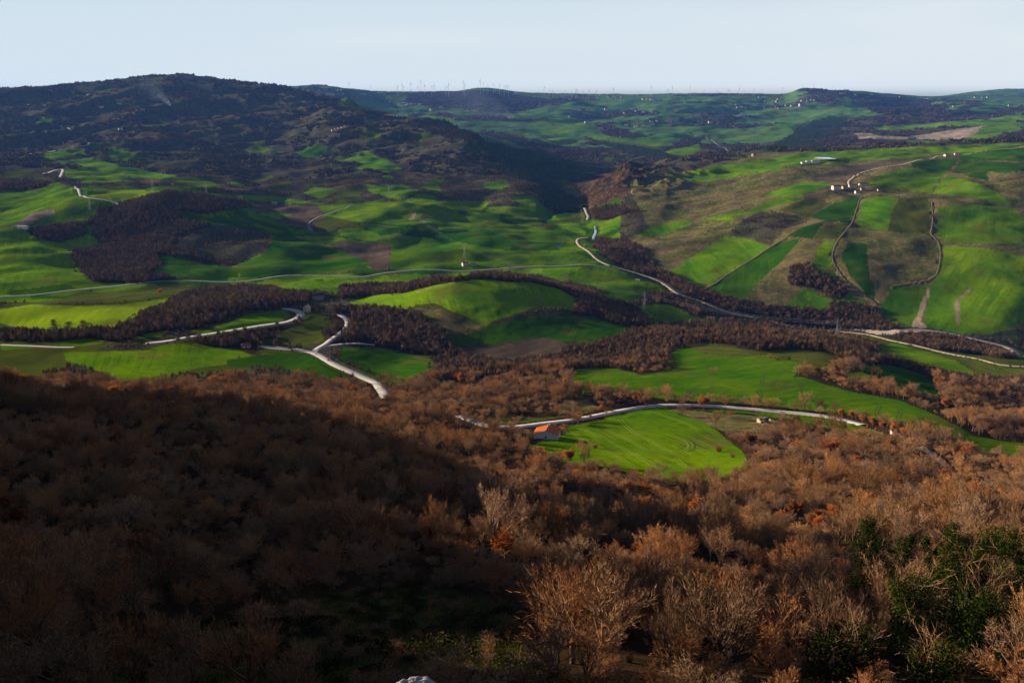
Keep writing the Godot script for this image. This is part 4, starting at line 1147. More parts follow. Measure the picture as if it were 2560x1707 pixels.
# stems that rise from one root and arch outwards; 1 unit tall, about 1 unit across
func shrub(m: Material, stems: int, tint: Color, droop := 0.15) -> ArrayMesh:
	var s := Sticks.new()
	for i in stems:
		var turn := i * 2.39996 + rng.randf() * 0.6
		var lean := sqrt((i + 0.5) / stems) * 0.5
		var out := Vector3(cos(turn), 0, sin(turn))
		var foot := out * lean * 0.25
		var knee := out * lean * 0.62 + Vector3.UP * rng.randf_range(0.42, 0.66) * (1.15 - lean)
		var tip := out * lean * (1.0 + droop) + Vector3.UP * rng.randf_range(0.65, 1.0) * (1.2 - lean - droop)
		s.tube(foot, knee, 0.012, 0.007, 3, tint * rng.randf_range(0.6, 0.9))
		s.blade(knee, tip, 0.016, any_way(), tint * rng.randf_range(0.8, 1.2))
		for k in 7:
			var a := knee.lerp(tip, k / 7.0) if k > 2 else foot.lerp(knee, 0.4 + k * 0.2)
			s.blade(a, a + (out * rng.randf_range(0.0, 0.5) + Vector3.UP * rng.randf_range(0.1, 0.8) + any_way() * 0.55) * 0.25, 0.012, any_way(), tint * rng.randf_range(0.75, 1.3))
	return s.mesh(m)

var low: ArrayMesh
var low_slim: ArrayMesh
var tops: ArrayMesh
var firs: ArrayMesh

func plant_forms() -> void:
	wood_skin = matte("bark_and_twigs")
	wood_skin.vertex_color_use_as_albedo = true
	var wide := {"levels": 4, "kids": [0, 7, 8, 8], "first": [0.3, 0.30, 0.2], "open": [0.8, 0.75, 0.7], "shrink": [0.6, 0.56, 0.55], "rise": 0.16, "twig": 0.038, "leaves": 0.0, "leaf": Color.BLACK, "bole": 2.6, "girth": 0.17, "limbs": 7, "limb_open": 0.95, "limb": 3.5}
	var tall := wide.duplicate()
	tall.merge({"limb_open": 0.5, "limb": 4.4, "rise": 0.3, "open": [0.5, 0.5, 0.5], "bole": 2.8, "limbs": 6}, true)
	var russet := wide.duplicate()
	russet.merge({"leaves": 0.85, "leaf": Color(0.34, 0.115, 0.028), "limb": 3.6, "limb_open": 0.65}, true)
	rng.seed = 100
	for k in 3:
		oak.append(tree_parts(wide, wood_skin))
	for k in 2:
		oak.append(tree_parts(tall, wood_skin))
	oak.append(tree_parts(russet, wood_skin))
	rng.seed = 101
	shrub_mesh = shrub(wood_skin, 34, twig)
	for t in [Color(0.9, 0.9, 0.9), Color(1.0, 0.78, 0.60), Color(0.66, 0.68, 0.74)]:
		var m := matte("bark_and_twigs", t)
		m.vertex_color_use_as_albedo = true
		skins.append(m)
	low = far_tree(wood_skin, 110, 1.0, 41)
	low_slim = far_tree(wood_skin, 80, 0.55, 42)
	tops = clump(wood_skin, 43)
	firs = clump(wood_skin, 44, true)

func build_plants() -> void:
	var near := [[], [], [], [], [], []]
	rng.seed = 77
	var thick := noise(51, 60.0, 3)
	var under := []
	# the wood below the viewpoint, tree by tree
	var d := 72.0
	while d < 790.0:
		var gap := lerpf(5.0, 6.0, smoothstep(100.0, 500.0, d))
		var x := -1.02 * d
		while x < 0.86 * d:
			var px := x + rng.randf_range(-0.5, 0.5) * gap
			var pd := d + rng.randf_range(-0.5, 0.5) * gap
			x += gap
			var pick := rng.randf()
			var big := rng.randf()
			var tint := warm(0.55, 1.35)
			var on := kind_of_ground(px, -pd)
			if (pd < 340.0 and on == WOOD and big < 0.75 or on == VERGE and big < 0.3) and px > -0.66 * pd:
				under.append([on_ground(px + gap * 0.5, -pd), lerpf(1.2, 3.4, big) * (0.5 if on == VERGE else 1.0), rng.randf_range(1.6, 3.6), warm(0.16, 0.42)])
			if on != WOOD:
				continue
			var t := thick.get_noise_2d(px, pd)
			if t < -0.45:
				continue
			var h := lerpf(5.5, 13.0, big * big) * (0.9 + 0.55 * t)
			if px / pd < -0.66:
				if pick > 0.4:
					continue
				h *= 1.2
			var i := 5 if pick < 0.02 and pd > 170.0 else (3 + int(pick * 40.0) % 2 if t > 0.18 else int(pick * 30.0) % 3)
			near[i].append([on_ground(px, -pd), h / 10.0, h / 10.0 * rng.randf_range(1.0, 1.45), tint])
		d += gap
	for i in 6:
		near[i].sort_custom(func(a, b): return a[0].z - (500.0 if absf(a[0].x) > -0.58 * a[0].z else 0.0) > b[0].z - (500.0 if absf(b[0].x) > -0.58 * b[0].z else 0.0))
		var lone: int = [70, 70, 70, 40, 40, 10][i]
		for k in mini(lone, near[i].size()):
			plant_one(i, near[i][k])
		scatter(["bare_woodland", "bare_woodland", "bare_woodland", "slender_woodland", "slender_woodland", "russet_woodland"][i], ["broad bare brown trees of the wood below the viewpoint", "dense bare trees covering the near slope", "twiggy bare trees filling the wood between the roads", "slender upright bare trees in the near wood", "tall narrow bare trees among the broad ones", "scattered oaks still holding rust-coloured leaves"][i], join(oak[i]), near[i].slice(lone))
	scatter("undergrowth", "bare brown undergrowth between the trees of the near wood", shrub_mesh, under)
	# the strips of wood and scrub in the middle distance
	var mid := []
	var slim := []
	var hedge := []
	rng.seed = 78
	for r in range(int(row_of(760.0)), int(row_of(2750.0))):
		var dd := ds[r]
		var deep := ds[r + 1] - dd
		var wide_ := 2.0 * QIN / NIN * dd
		for c in range(NOUT, NOUT + NIN):
			var k := r * NC + c
			var kind := kind_at[k]
			var chance := 0.0
			var h := rng.randf_range(5.5, 10.0)
			if kind == WOOD:
				chance = wide_ * deep / 15.0
			elif kind == VERGE:
				chance = wide_ * deep / 40.0
				h *= 0.22
			elif kind == SCRUB:
				chance = wide_ * deep / 26.0 * clampf(0.35 + thick.get_noise_2d(qs[c] * dd, dd) * 2.0, 0.04, 1.0)
				h *= 0.6
			elif kind == CLAY:
				chance = wide_ * deep / 90.0
				h *= 0.5
			elif kind == DRY:
				chance = wide_ * deep / 400.0
				h *= 0.35
			if piece_at[k] != piece_at[k + 1] or piece_at[k] != piece_at[k + NC] or dd > 1230.0 and dd < 2250.0 and kind_at[k + 1] < NO_PLANTS and kind_at[k + NC] < NO_PLANTS and (kind != kind_at[k + 1] or kind != kind_at[k + NC]):
				if thick.get_noise_2d(qs[c] * dd * 0.5 + 900.0, dd * 0.5) > -0.22 and kind != NO_PLANTS and kind != WOOD:
					chance = 0.42 * clampf(0.6 + thick.get_noise_2d(qs[c] * dd * 3.0, dd * 3.0) * 2.0, 0.1, 1.0)
					h = lerpf(0.7, 3.49, rng.randf() * rng.randf())
					if rng.randf() < 0.04:
						h = rng.randf_range(4.0, 7.0)
			if chance == 0.0 and kind < SCRUB + 13 and c > 8 and (kind_at[k + 7] == WOOD or kind_at[k - 7] == WOOD or kind_at[k + 2 * NC] == WOOD):
				chance = wide_ * deep / 110.0
				h *= 0.6
			if rng.randf() < chance:
				var p := Vector3((qs[c] + rng.randf_range(-0.0005, 0.0005)) * dd, 0, -dd - rng.randf() * deep)
				p.y = ground(p.x, p.z) - 0.15 * h
				var spot := [p, h, h * rng.randf_range(0.6, 1.0), Color(0.74, 0.84, 1.0).lerp(warm(0.9, 0.9), rng.randf() * 0.6) * lerpf(0.26, 0.80, pow(rng.randf(), 1.6))]  # dark mauve tint also puts the shade of the woods into their colour
				if h < 3.5:
					hedge.append(spot)
				elif rng.randf() < 0.2:
					slim.append(spot)
				else:
					mid.append(spot)
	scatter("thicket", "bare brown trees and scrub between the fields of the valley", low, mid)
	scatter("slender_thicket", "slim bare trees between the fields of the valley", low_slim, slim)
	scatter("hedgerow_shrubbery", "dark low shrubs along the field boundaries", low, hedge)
	# the mountain and the far woods, in clumps
	var far_ := []
	var pine := []
	rng.seed = 79
	for r in range(int(row_of(2300.0)), int(row_of(9500.0))):
		var dd := ds[r]
		var deep := ds[r + 1] - dd
		var wide_ := 2.0 * QIN / NIN * dd
		for c in range(NOUT, NOUT + NIN):
			var k := r * NC + c
			var kind := kind_at[k]
			var chance := 0.0
			var size := rng.randf_range(16.0, 30.0)
			if kind == CONIFER:
				chance = wide_ * deep / 90.0
				size *= 0.8
			elif dd > 2750.0 and (kind == WOOD or kind == SCRUB):
				size *= 1.0 if dd < 5000.0 else 1.5
				chance = wide_ * deep / (size * size * 0.9)
				if kind == SCRUB:
					chance *= clampf(0.5 + thick.get_noise_2d(qs[c] * dd * 0.25, dd * 0.25) * 2.2, 0.0, 1.0)
			if rng.randf() < chance:
				var p := Vector3(qs[c] * dd + rng.randf_range(-0.5, 0.5) * wide_, 0, -dd - rng.randf() * deep)
				p.y = ground(p.x, p.z)
				if kind == CONIFER:
					pine.append([p, size, size * 0.8, Color(0.16, 0.42, 0.34) * rng.randf_range(0.6, 1.0)])
				else:
					far_.append([p, size * 0.8, size, Color(0.66, 0.80, 1.15).lerp(warm(0.9, 0.9), rng.randf() * 0.35) * rng.randf_range(0.22, 0.40)])  # blue in the tint stands in for haze over the wood's own grey
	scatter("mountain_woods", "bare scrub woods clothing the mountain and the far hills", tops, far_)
	scatter("pine_forest", "dark pine plantation in the shade beyond the gorge", firs, pine)

# ---------------------------------------------------------------- buildings, pylons, turbines and lone plants
var plaster: StandardMaterial3D
var tiles: StandardMaterial3D
var dark: StandardMaterial3D
var steel: StandardMaterial3D
var white: StandardMaterial3D

func prism(st: SurfaceTool, size: Vector3, rise: float, eave: float, thick: float) -> void:      # a gabled roof over a box of that size, ridge along x
	var hx := size.x * 0.5 + eave
	var hz := size.z * 0.5 + eave
	var y0 := size.y - rise * eave / (size.z * 0.5)
	var top := size.y + rise
	for s in [-1.0, 1.0]:
		var a := Vector3(-hx, y0, s * hz)
		var b := Vector3(hx, y0, s * hz)
		var c := Vector3(hx, top, 0)
		var d := Vector3(-hx, top, 0)
		var down := Vector3.DOWN * thick
		quad(st, a, b, c, d)
		quad(st, a + down, b + down, c + down, d + down)
		quad(st, a, b, b + down, a + down)
		quad(st, a, d, d + down, a + down)
		quad(st, b, c, c + down, b + down)

func quad(st: SurfaceTool, a: Vector3, b: Vector3, c: Vector3, d: Vector3) -> void:
	for v in [a, b, c, a, c, d]:
		st.add_vertex(v)

func made(st: SurfaceTool) -> ArrayMesh:
	st.generate_normals()
	return st.commit()

func fresh_tool() -> SurfaceTool:
	var st := SurfaceTool.new()
	st.begin(Mesh.PRIMITIVE_TRIANGLES)
	st.set_smooth_group(-1)
	return st

func block(st: SurfaceTool, at: Vector3, size: Vector3) -> void:
	var h := size * 0.5
	for axis in 3:
		for s in [-1.0, 1.0]:
			var n := Vector3.ZERO
			n[axis] = s
			var u := Vector3.ZERO
			u[(axis + 1) % 3] = h[(axis + 1) % 3]
			var w := Vector3.ZERO
			w[(axis + 2) % 3] = h[(axis + 2) % 3]
			var c := at + n * h[axis]
			quad(st, c - u - w, c + u - w, c + u + w, c - u + w)

func walls(size: Vector3, rise: float) -> ArrayMesh:
	var st := fresh_tool()
	block(st, Vector3(0, size.y * 0.5 - 1.0, 0), Vector3(size.x, size.y + 2.0, size.z))
	for s in [-1.0, 1.0]:
		var x: float = s * size.x * 0.5
		for v in [Vector3(x, size.y, -size.z * 0.5), Vector3(x, size.y, size.z * 0.5), Vector3(x, size.y + rise, 0)]:
			st.add_vertex(v)
	return made(st)

func slab(size: Vector3) -> ArrayMesh:
	var st := fresh_tool()
	block(st, Vector3.ZERO, size)
	return made(st)

var wall_tints := {}
func paint_of(c: Color) -> StandardMaterial3D:
	if not wall_tints.has(c):
		wall_tints[c] = matte("painted_wall", c * 0.78, 0.9)
	return wall_tints[c]

# u, v, near, far: the foot of the house; size in metres; turn in degrees about the upright
func house(called: String, label: String, category: String, foot: Vector3, size: Vector3, rise: float, turn: float, wall := Color(0.72, 0.72, 0.74), roof := Color(0.36, 0.12, 0.05), openings := 3, chimney := false, group := "") -> Node3D:
	var o := thing(called, label, category, foot, deg_to_rad(turn), group)
	if foot.z > -1800.0:
		reserve(foot, size.x * 0.5 + 4.0, 34.0)
	part("wall", walls(size, rise), paint_of(wall), o)
	var st := fresh_tool()
	prism(st, size, rise + 0.12, 0.45, 0.18)
	var r := part("roof", made(st), paint_of(roof), o)
	if chimney:
		part("chimney", slab(Vector3(0.8, 1.8, 0.8)), paint_of(wall), r).position = Vector3(size.x * 0.2, size.y + rise + 0.4, 0.6)
	if openings > 0:
		var door := part("door", slab(Vector3(1.2, 2.2, 0.12)), dark, o)
		door.position = Vector3(-size.x * 0.1, 1.1, size.z * 0.5 + 0.02)
		for k in openings:
			var x := size.x * ((k + 0.5) / openings - 0.5)
			if absf(x + size.x * 0.1) > 1.4:
				var w := part("window", slab(Vector3(1.0, 1.3, 0.12)), dark, o)
				w.position = Vector3(x, minf(1.7, size.y * 0.6), size.z * 0.5 + 0.02)
		for s in [-1, 1]:
			var w := part("window", slab(Vector3(0.12, 1.2, 0.9)), dark, o)
			w.position = Vector3(s * (size.x * 0.5 + 0.02), minf(1.7, size.y * 0.6), 0.0)
	return o

func build_things() -> void:
	dark = matte("shadowy_opening", Color(0.03, 0.03, 0.035), 0.5)
	steel = matte("galvanised_steel", Color(0.20, 0.215, 0.24), 0.5)
	white = matte("white_paint", Color(0.30, 0.32, 0.34), 0.5)
	farms()
	villages()
	turbines()
	pylons()
	lone_plants()
	near_slope()
	smoke()

func farms() -> void:
	var red := Color(0.260, 0.081, 0.037)
	var orange := Color(0.60, 0.17, 0.055)
	# the house by the white road
	var h := house("farmhouse", "white farmhouse with orange gabled roof beside the small marked field", "house", sight(1368, 1094, 380, 620) + Vector3.UP * 0.2, Vector3(9.5, 3.4, 12.5), 2.0, 78.0, Color(0.62, 0.65, 0.70), orange, 2, true)
	for k in 7:
		for s in [-1.0, 1.0]:
			var rib := part("tile_row", slab(Vector3(0.22, 0.10, 6.6)), paint_of(orange * 0.8), h.get_node("roof"))
			rib.position = Vector3(-4.4 + k * 1.46, 4.55, s * 3.28)
			rib.rotation.x = s * 0.312
	house("farmhouse", "white farmhouse with red roof, alone beside the valley road", "house", sight(1162, 664, 1250, 1900), Vector3(8.0, 4.6, 7.0), 1.7, 20, Color(0.465, 0.471, 0.484), red, 3, true)
	house("shed", "blue-white shed behind the lone farmhouse on the valley road", "shed", sight(1184, 664, 1250, 1900), Vector3(8, 2.6, 5), 0.8, 8, Color(0.279, 0.341, 0.422), Color(0.062, 0.081, 0.124), 0)
	house("cottage", "little white house with red roof at the corner of the ploughed square", "house", sight(962, 672, 1250, 1900), Vector3(8.5, 3.2, 6), 1.5, -12, Color(0.465, 0.465, 0.465), red, 2)
	house("tarpaulin_shed", "low shed under a bright blue tarpaulin on the green plain", "shed", sight(1398, 617, 1250, 2200), Vector3(7.5, 1.8, 4.5), 0.5, 0, Color(0.062, 0.198, 0.384), Color(0.037, 0.211, 0.484), 0)
	house("trailer", "small white trailer parked beside the dirt track", "trailer", sight(1594, 702, 1100, 1700), Vector3(6.0, 2.2, 2.6), 0.2, -25, Color(0.446, 0.459, 0.471), Color(0.384, 0.397, 0.409), 0)
	house("hut", "low white hut with red roof beside the long brown wood", "hut", sight(1777, 799, 950, 1700), Vector3(10.5, 2.8, 4.5), 1.1, -18, Color(0.471, 0.477, 0.496), red, 2)
	house("yellow_house", "tall cream house above the hairpin of the white road", "house", sight(767, 779, 850, 1500), Vector3(6.5, 5.2, 5.5), 2.0, 60, Color(0.446, 0.409, 0.298), Color(0.384, 0.341, 0.248), 2, true)
	house("barn", "grey-roofed barn half hidden in trees above the hairpin", "barn", sight(795, 748, 850, 1500), Vector3(13, 3.0, 6), 1.2, 20, Color(0.248, 0.248, 0.260), Color(0.136, 0.155, 0.198), 0)
	house("cottage", "small red-roofed house sunk among bushes beside the dark green field", "house", sight(614, 868, 700, 1200), Vector3(7.5, 2.8, 6), 1.6, 35, Color(0.372, 0.360, 0.360), Color(0.248, 0.087, 0.056), 2)
	house("farm_building", "long white farm building with low roof at the edge of the striped field", "barn", sight(56, 570, 1400, 2400), Vector3(18, 3.5, 8), 1.2, -8, Color(0.508, 0.521, 0.533), Color(0.434, 0.434, 0.446), 3)
	house("farm_building", "red-roofed barn directly behind the long white farm building", "barn", sight(48, 563, 1400, 2400), Vector3(14, 3.8, 8), 1.8, -8, Color(0.372, 0.322, 0.285), Color(0.236, 0.087, 0.056), 0)
	house("hut", "tiny white hut at the end of the curved green strip", "hut", sight(2234, 1086, 400, 620), Vector3(2.6, 2.2, 2.0), 0.5, 15, Color(0.484, 0.471, 0.471), Color(0.341, 0.310, 0.298), 0)
	# the hamlet on the hill
	for a in [[2091, 474, 16, 7.0, 10, "biggest white house of the hamlet, at its western end", 1], [2112, 472, 9, 4.6, 9, "pinkish house next to the biggest white one of the hamlet", 0], [2132, 467, 14, 4.0, 8, "white house with red roof where the crest lane reaches the hamlet", 1], [2160, 464, 18, 4.0, 8, "long low red-roofed house, highest of the hamlet", 1], [2157, 476, 7, 4.0, 7, "small brown-roofed house in the middle of the hamlet", 0], [2144, 483, 9, 4.0, 7, "white house lowest in the hamlet, by the scrubby path", 1], [2200, 478, 8, 3.5, 6, "outlying red-roofed shed at the eastern end of the hamlet", 0]]:
		house("hamlet_house", a[5], "house", sight(a[0], a[1], 1500, 2900), Vector3(a[2], a[3], a[4]), 1.7, rng.randf_range(-20, 20), Color(0.459, 0.446, 0.434) if a[6] else Color(0.341, 0.285, 0.248), Color(0.236, 0.093, 0.056), 3, false, "houses of the hill hamlet")
	house("crest_house", "white house at the end of the crest lane farms", "house", sight(2368, 391, 1800, 3200), Vector3(12, 4.5, 9), 1.6, 10, Color(0.484, 0.471, 0.459), red, 2)
	house("crest_house", "white long house between two others on the crest lane", "house", sight(2382, 392, 1800, 3200), Vector3(14, 3.8, 8), 1.4, -5, Color(0.496, 0.490, 0.484), Color(0.279, 0.136, 0.093), 2)
	house("crest_house", "white house with red roof standing closest to the crest lane", "house", sight(2395, 388, 1800, 3200), Vector3(15, 4.2, 9), 1.8, -8, Color(0.496, 0.490, 0.484), Color(0.279, 0.112, 0.062), 2)
	for a in [[2010, 409, 12, 3, "low grey shed beside the bright white farm sheds"], [2024, 408, 17, 5, "white farm shed with a pale gable near the pond"], [2039, 407, 20, 4.5, "widest white farm shed near the pond"]]:
		house("farm_shed", a[4], "barn", sight(a[0], a[1], 2000, 3300), Vector3(a[2], a[3], 10), 1.6, 5, Color(0.508, 0.508, 0.508), Color(0.409, 0.397, 0.384), 0)
	house("field_house", "lone brown house with red roof at the far edge of the hill crest", "house", sight(1885, 389, 2000, 3400), Vector3(11, 5, 9), 2.0, 30, Color(0.298, 0.248, 0.223), Color(0.186, 0.087, 0.062), 2)
	var pond := thing("pond", "pale reflecting farm pond on the hill crest above the white sheds", "pond", sight(2066, 396, 2000, 3400) + Vector3.UP * 1.0)
	var st := fresh_tool()
	for i in 24:
		var a := TAU * i / 24.0
		var b := TAU * (i + 1) / 24.0
		for v in [Vector3.ZERO, Vector3(cos(a) * 27, 0, sin(a) * 40), Vector3(cos(b) * 27, 0, sin(b) * 40)]:
			st.add_vertex(v)
	var shine := matte("pond_water", Color(0.186, 0.260, 0.322), 0.06)
	shine.metallic_specular = 0.5
	part("water", made(st), shine, pond)
	st = fresh_tool()
	for i in 24:
		var a := TAU * i / 24.0
		var b := TAU * (i + 1) / 24.0
		var p := Vector3(cos(a) * 27, 0.2, sin(a) * 40)
		var q := Vector3(cos(b) * 27, 0.2, sin(b) * 40)
		quad(st, p, q, q * 1.12 + Vector3.DOWN * 4, p * 1.12 + Vector3.DOWN * 4)
	part("bank", made(st), paint_of(Color(0.074, 0.074, 0.037)), pond)
	# the ruin among the bushes
	var ruin := thing("ruined_hut", "roofless pale stone hut sunk in bushes above the small green field", "ruin", sight(1911, 1056, 400, 700), 0.3)
	var stone := speckled("ruin_stone", Color(0.211, 0.167, 0.124), Color(0.322, 0.267, 0.205), 1.5)
	for a in [[-3.4, 0.0, 0.5, 1.9, 4.2], [3.2, 0.0, 0.5, 1.5, 4.2], [0.0, -2.0, 6.4, 2.0, 0.5], [-2.0, 2.0, 2.4, 1.6, 0.5], [2.4, 2.0, 1.6, 1.0, 0.5]]:
		var s2 := fresh_tool()
		block(s2, Vector3(0, a[3] * 0.5 - 0.4, 0), Vector3(a[2], a[3] + 0.8, a[4]))
		for k in 4:
			block(s2, Vector3(rng.randf_range(-0.4, 0.4) * a[2], a[3] + 0.15, rng.randf_range(-0.4, 0.4) * a[4]), Vector3(maxf(0.45, a[2] * 0.3), rng.randf_range(0.3, 0.9), maxf(0.45, a[4] * 0.3)))
		part("wall", made(s2), stone, ruin).position = Vector3(a[0], 0, a[1])

# sheet origin, scale, then spots; the villages and farms of the far country
func villages() -> void:
	var o1 := Vector2(680, 180)
	var o2 := Vector2(1280, 180)
	var o3 := Vector2(1880, 180)
	settle(o1, 0.2551, "white house of the village row behind the mountain shoulder", [355, 195, 430, 232, 460, 232, 490, 232, 520, 230, 545, 230, 575, 229, 600, 227, 700, 227])
	settle(o1, 0.2551, "tiny house on the wooded far ridge above the village row", [470, 157, 500, 152, 530, 162, 555, 160, 460, 187, 510, 187, 535, 192, 640, 185, 680, 180])
	settle(o1, 0.2551, "white house of the far farm group below the wind turbines", [880, 227, 905, 227, 1045, 212, 1075, 207, 1095, 217, 1165, 227, 1360, 202])
	settle(o1, 0.2551, "red-roofed house of the hamlet below the dark wood", [1150, 295, 1250, 307, 1285, 312, 1330, 322, 1365, 320, 1395, 319, 1450, 320])
	settle(o1, 0.2551, "white house in the farm row below the dark wood", [1655, 355, 1690, 364, 1720, 370, 1560, 374, 1930, 387, 2010, 397, 2140, 407, 2335, 462])
	settle(o2, 0.2551, "tiny house on the far green ridge under the turbine row", [40, 197, 380, 252, 540, 267, 572, 272, 665, 264, 810, 274, 580, 224, 610, 224, 870, 230, 895, 228, 1010, 242, 1045, 247, 1075, 249])
	settle(o2, 0.2551, "white house of the farm group beside the dark ridge-top trees", [1290, 272, 1330, 267, 1360, 270, 1385, 272])
	settle(o2, 0.2551, "white house of the hilltop village on the far plain", [1110, 412, 1170, 392, 1190, 385, 1220, 387, 1245, 382, 1295, 402, 1385, 410, 1410, 412, 1010, 422, 940, 422])
	settle(o2, 0.2551, "house of the low row on the far green plain", [660, 377, 740, 377, 800, 377, 915, 369])
	settle(o2, 0.2551, "scattered white farmhouse on the far plain between hedges", [565, 440, 730, 499, 830, 505, 965, 489, 870, 567, 1000, 550, 1220, 480, 1245, 480, 1325, 474, 1370, 492, 1425, 487, 1380, 522, 1120, 530, 10, 457])
	settle(o2, 0.2551, "red-roofed farm building in the middle of the far plain", [1215, 543, 1240, 543, 1297, 545])
	settle(o2, 0.2551, "large white house with red roof on the green knoll", [1535, 491], 1.6)
	settle(o2, 0.2551, "half-hidden farm on the smooth green rise", [1945, 497])
	settle(o2, 0.2551, "white house strung along the middle of the far green slope", [2140, 322, 2200, 324, 2215, 352, 2250, 352, 2290, 354, 2340, 354, 2290, 252])
	settle(o3, 0.2891, "white house of the big village on the far green hillside", [437, 252, 485, 236, 490, 256, 520, 251, 550, 253, 350, 297, 370, 287, 390, 285, 300, 295])
	settle(o3, 0.2891, "tall pink house at the lower edge of the hillside village", [430, 291], 1.4)
	settle(o3, 0.2891, "lone white house on the far hillside west of the village", [65, 222, 230, 238, 120, 259, 222, 259, 100, 306, 215, 307, 240, 320, 285, 207])
	settle(o3, 0.2891, "white house on the skyline farm above the hillside village", [770, 190, 790, 190, 905, 204])
	settle(o3, 0.2891, "speck of a house on the bluish farthest ridge", [1040, 197, 1290, 222, 1495, 240, 1527, 234, 1935, 224, 2000, 227, 2040, 222, 2100, 257, 1850, 254, 1750, 302, 2235, 294])
	settle(Vector2(0, 150), 0.3827, "small white house standing alone in the mountain woods", [575, 235, 325, 206, 183, 298, 290, 300, 778, 290, 928, 329, 660, 311, 1985, 277, 2255, 353, 785, 457], 0.9, 2800)
	settle(Vector2(0, 150), 0.3827, "white cottage by itself on the green plain below the ridge", [2050, 777, 1565, 899, 1790, 942], 0.6, 1800)
	for k in 5:
		house("ridge_shed", "orange-roofed shed in the row across the wooded ridge, %s from the west" % nth(k + 1), "barn", sight(836 + k * 8, 327 - k * 2.4, 2600), Vector3(24, 4, 9), 2.0, 25, Color(0.45, 0.36, 0.30), Color(0.40, 0.16, 0.09), 0, false, "shed row on the wooded ridge")
	for k in 3:
		house("quarry_shed", "pale orange-roofed shed on the ridge saddle, %s from the west" % nth(k + 1), "barn", sight(974 + k * 12, 290.5, 2600), Vector3(42, 6, 12), 2.5, 4, Color(0.72, 0.68, 0.62), Color(0.48, 0.20, 0.10), 0, false, "sheds on the ridge saddle")

func nth(k: int) -> String:
	var words := ["first", "second", "third", "fourth", "fifth", "sixth", "seventh", "eighth", "ninth", "tenth", "eleventh", "twelfth", "thirteenth", "fourteenth", "fifteenth", "sixteenth", "seventeenth", "eighteenth", "nineteenth"]
	if k <= 19:
		return words[k - 1]
	var tens: String = ["twent", "thirt", "fort", "fift"][k / 10 - 2]
	return tens + "ieth" if k % 10 == 0 else tens + "y-" + words[k % 10 - 1]

var far_parts := []
func settle(o: Vector2, s: float, label: String, flat: Array, big := 1.0, from := 3600.0) -> void:
	if far_parts.is_empty():
		far_parts.append(walls(Vector3(13, 6.5, 10), 2.2))
		var st := fresh_tool()
		prism(st, Vector3(13, 6.5, 10), 2.4, 0.5, 0.2)
		far_parts.append(made(st))
	for i in range(0, flat.size(), 2):
		var foot := sight(o.x + flat[i] * s, o.y + flat[i + 1] * s, from, 10400.0)
		var rank := 1
		for j in range(0, flat.size(), 2):
			if flat[j] < flat[i] or flat[j] == flat[i] and j < i:
				rank += 1
		var own := label if flat.size() == 2 else "%s, %s from the west" % [label, nth(rank)]
		var h := thing("village_house", own, "house", foot, rng.randf_range(-0.6, 0.6), "houses of the far villages and farms" if flat.size() > 2 else "")
		var k := big * rng.randf_range(0.85, 1.25) * (1.0 if foot.z > -6000.0 else 1.25)
		h.scale = Vector3(k * rng.randf_range(0.9, 1.5), k, k)
		part("wall", far_parts[0], paint_of([Color(0.34, 0.33, 0.33), Color(0.31, 0.29, 0.27), Color(0.23, 0.21, 0.20)][i / 2 % 3]), h)
		part("roof", far_parts[1], paint_of([Color(0.24, 0.11, 0.08), Color(0.28, 0.22, 0.19), Color(0.20, 0.08, 0.06)][i % 5 % 3]), h)

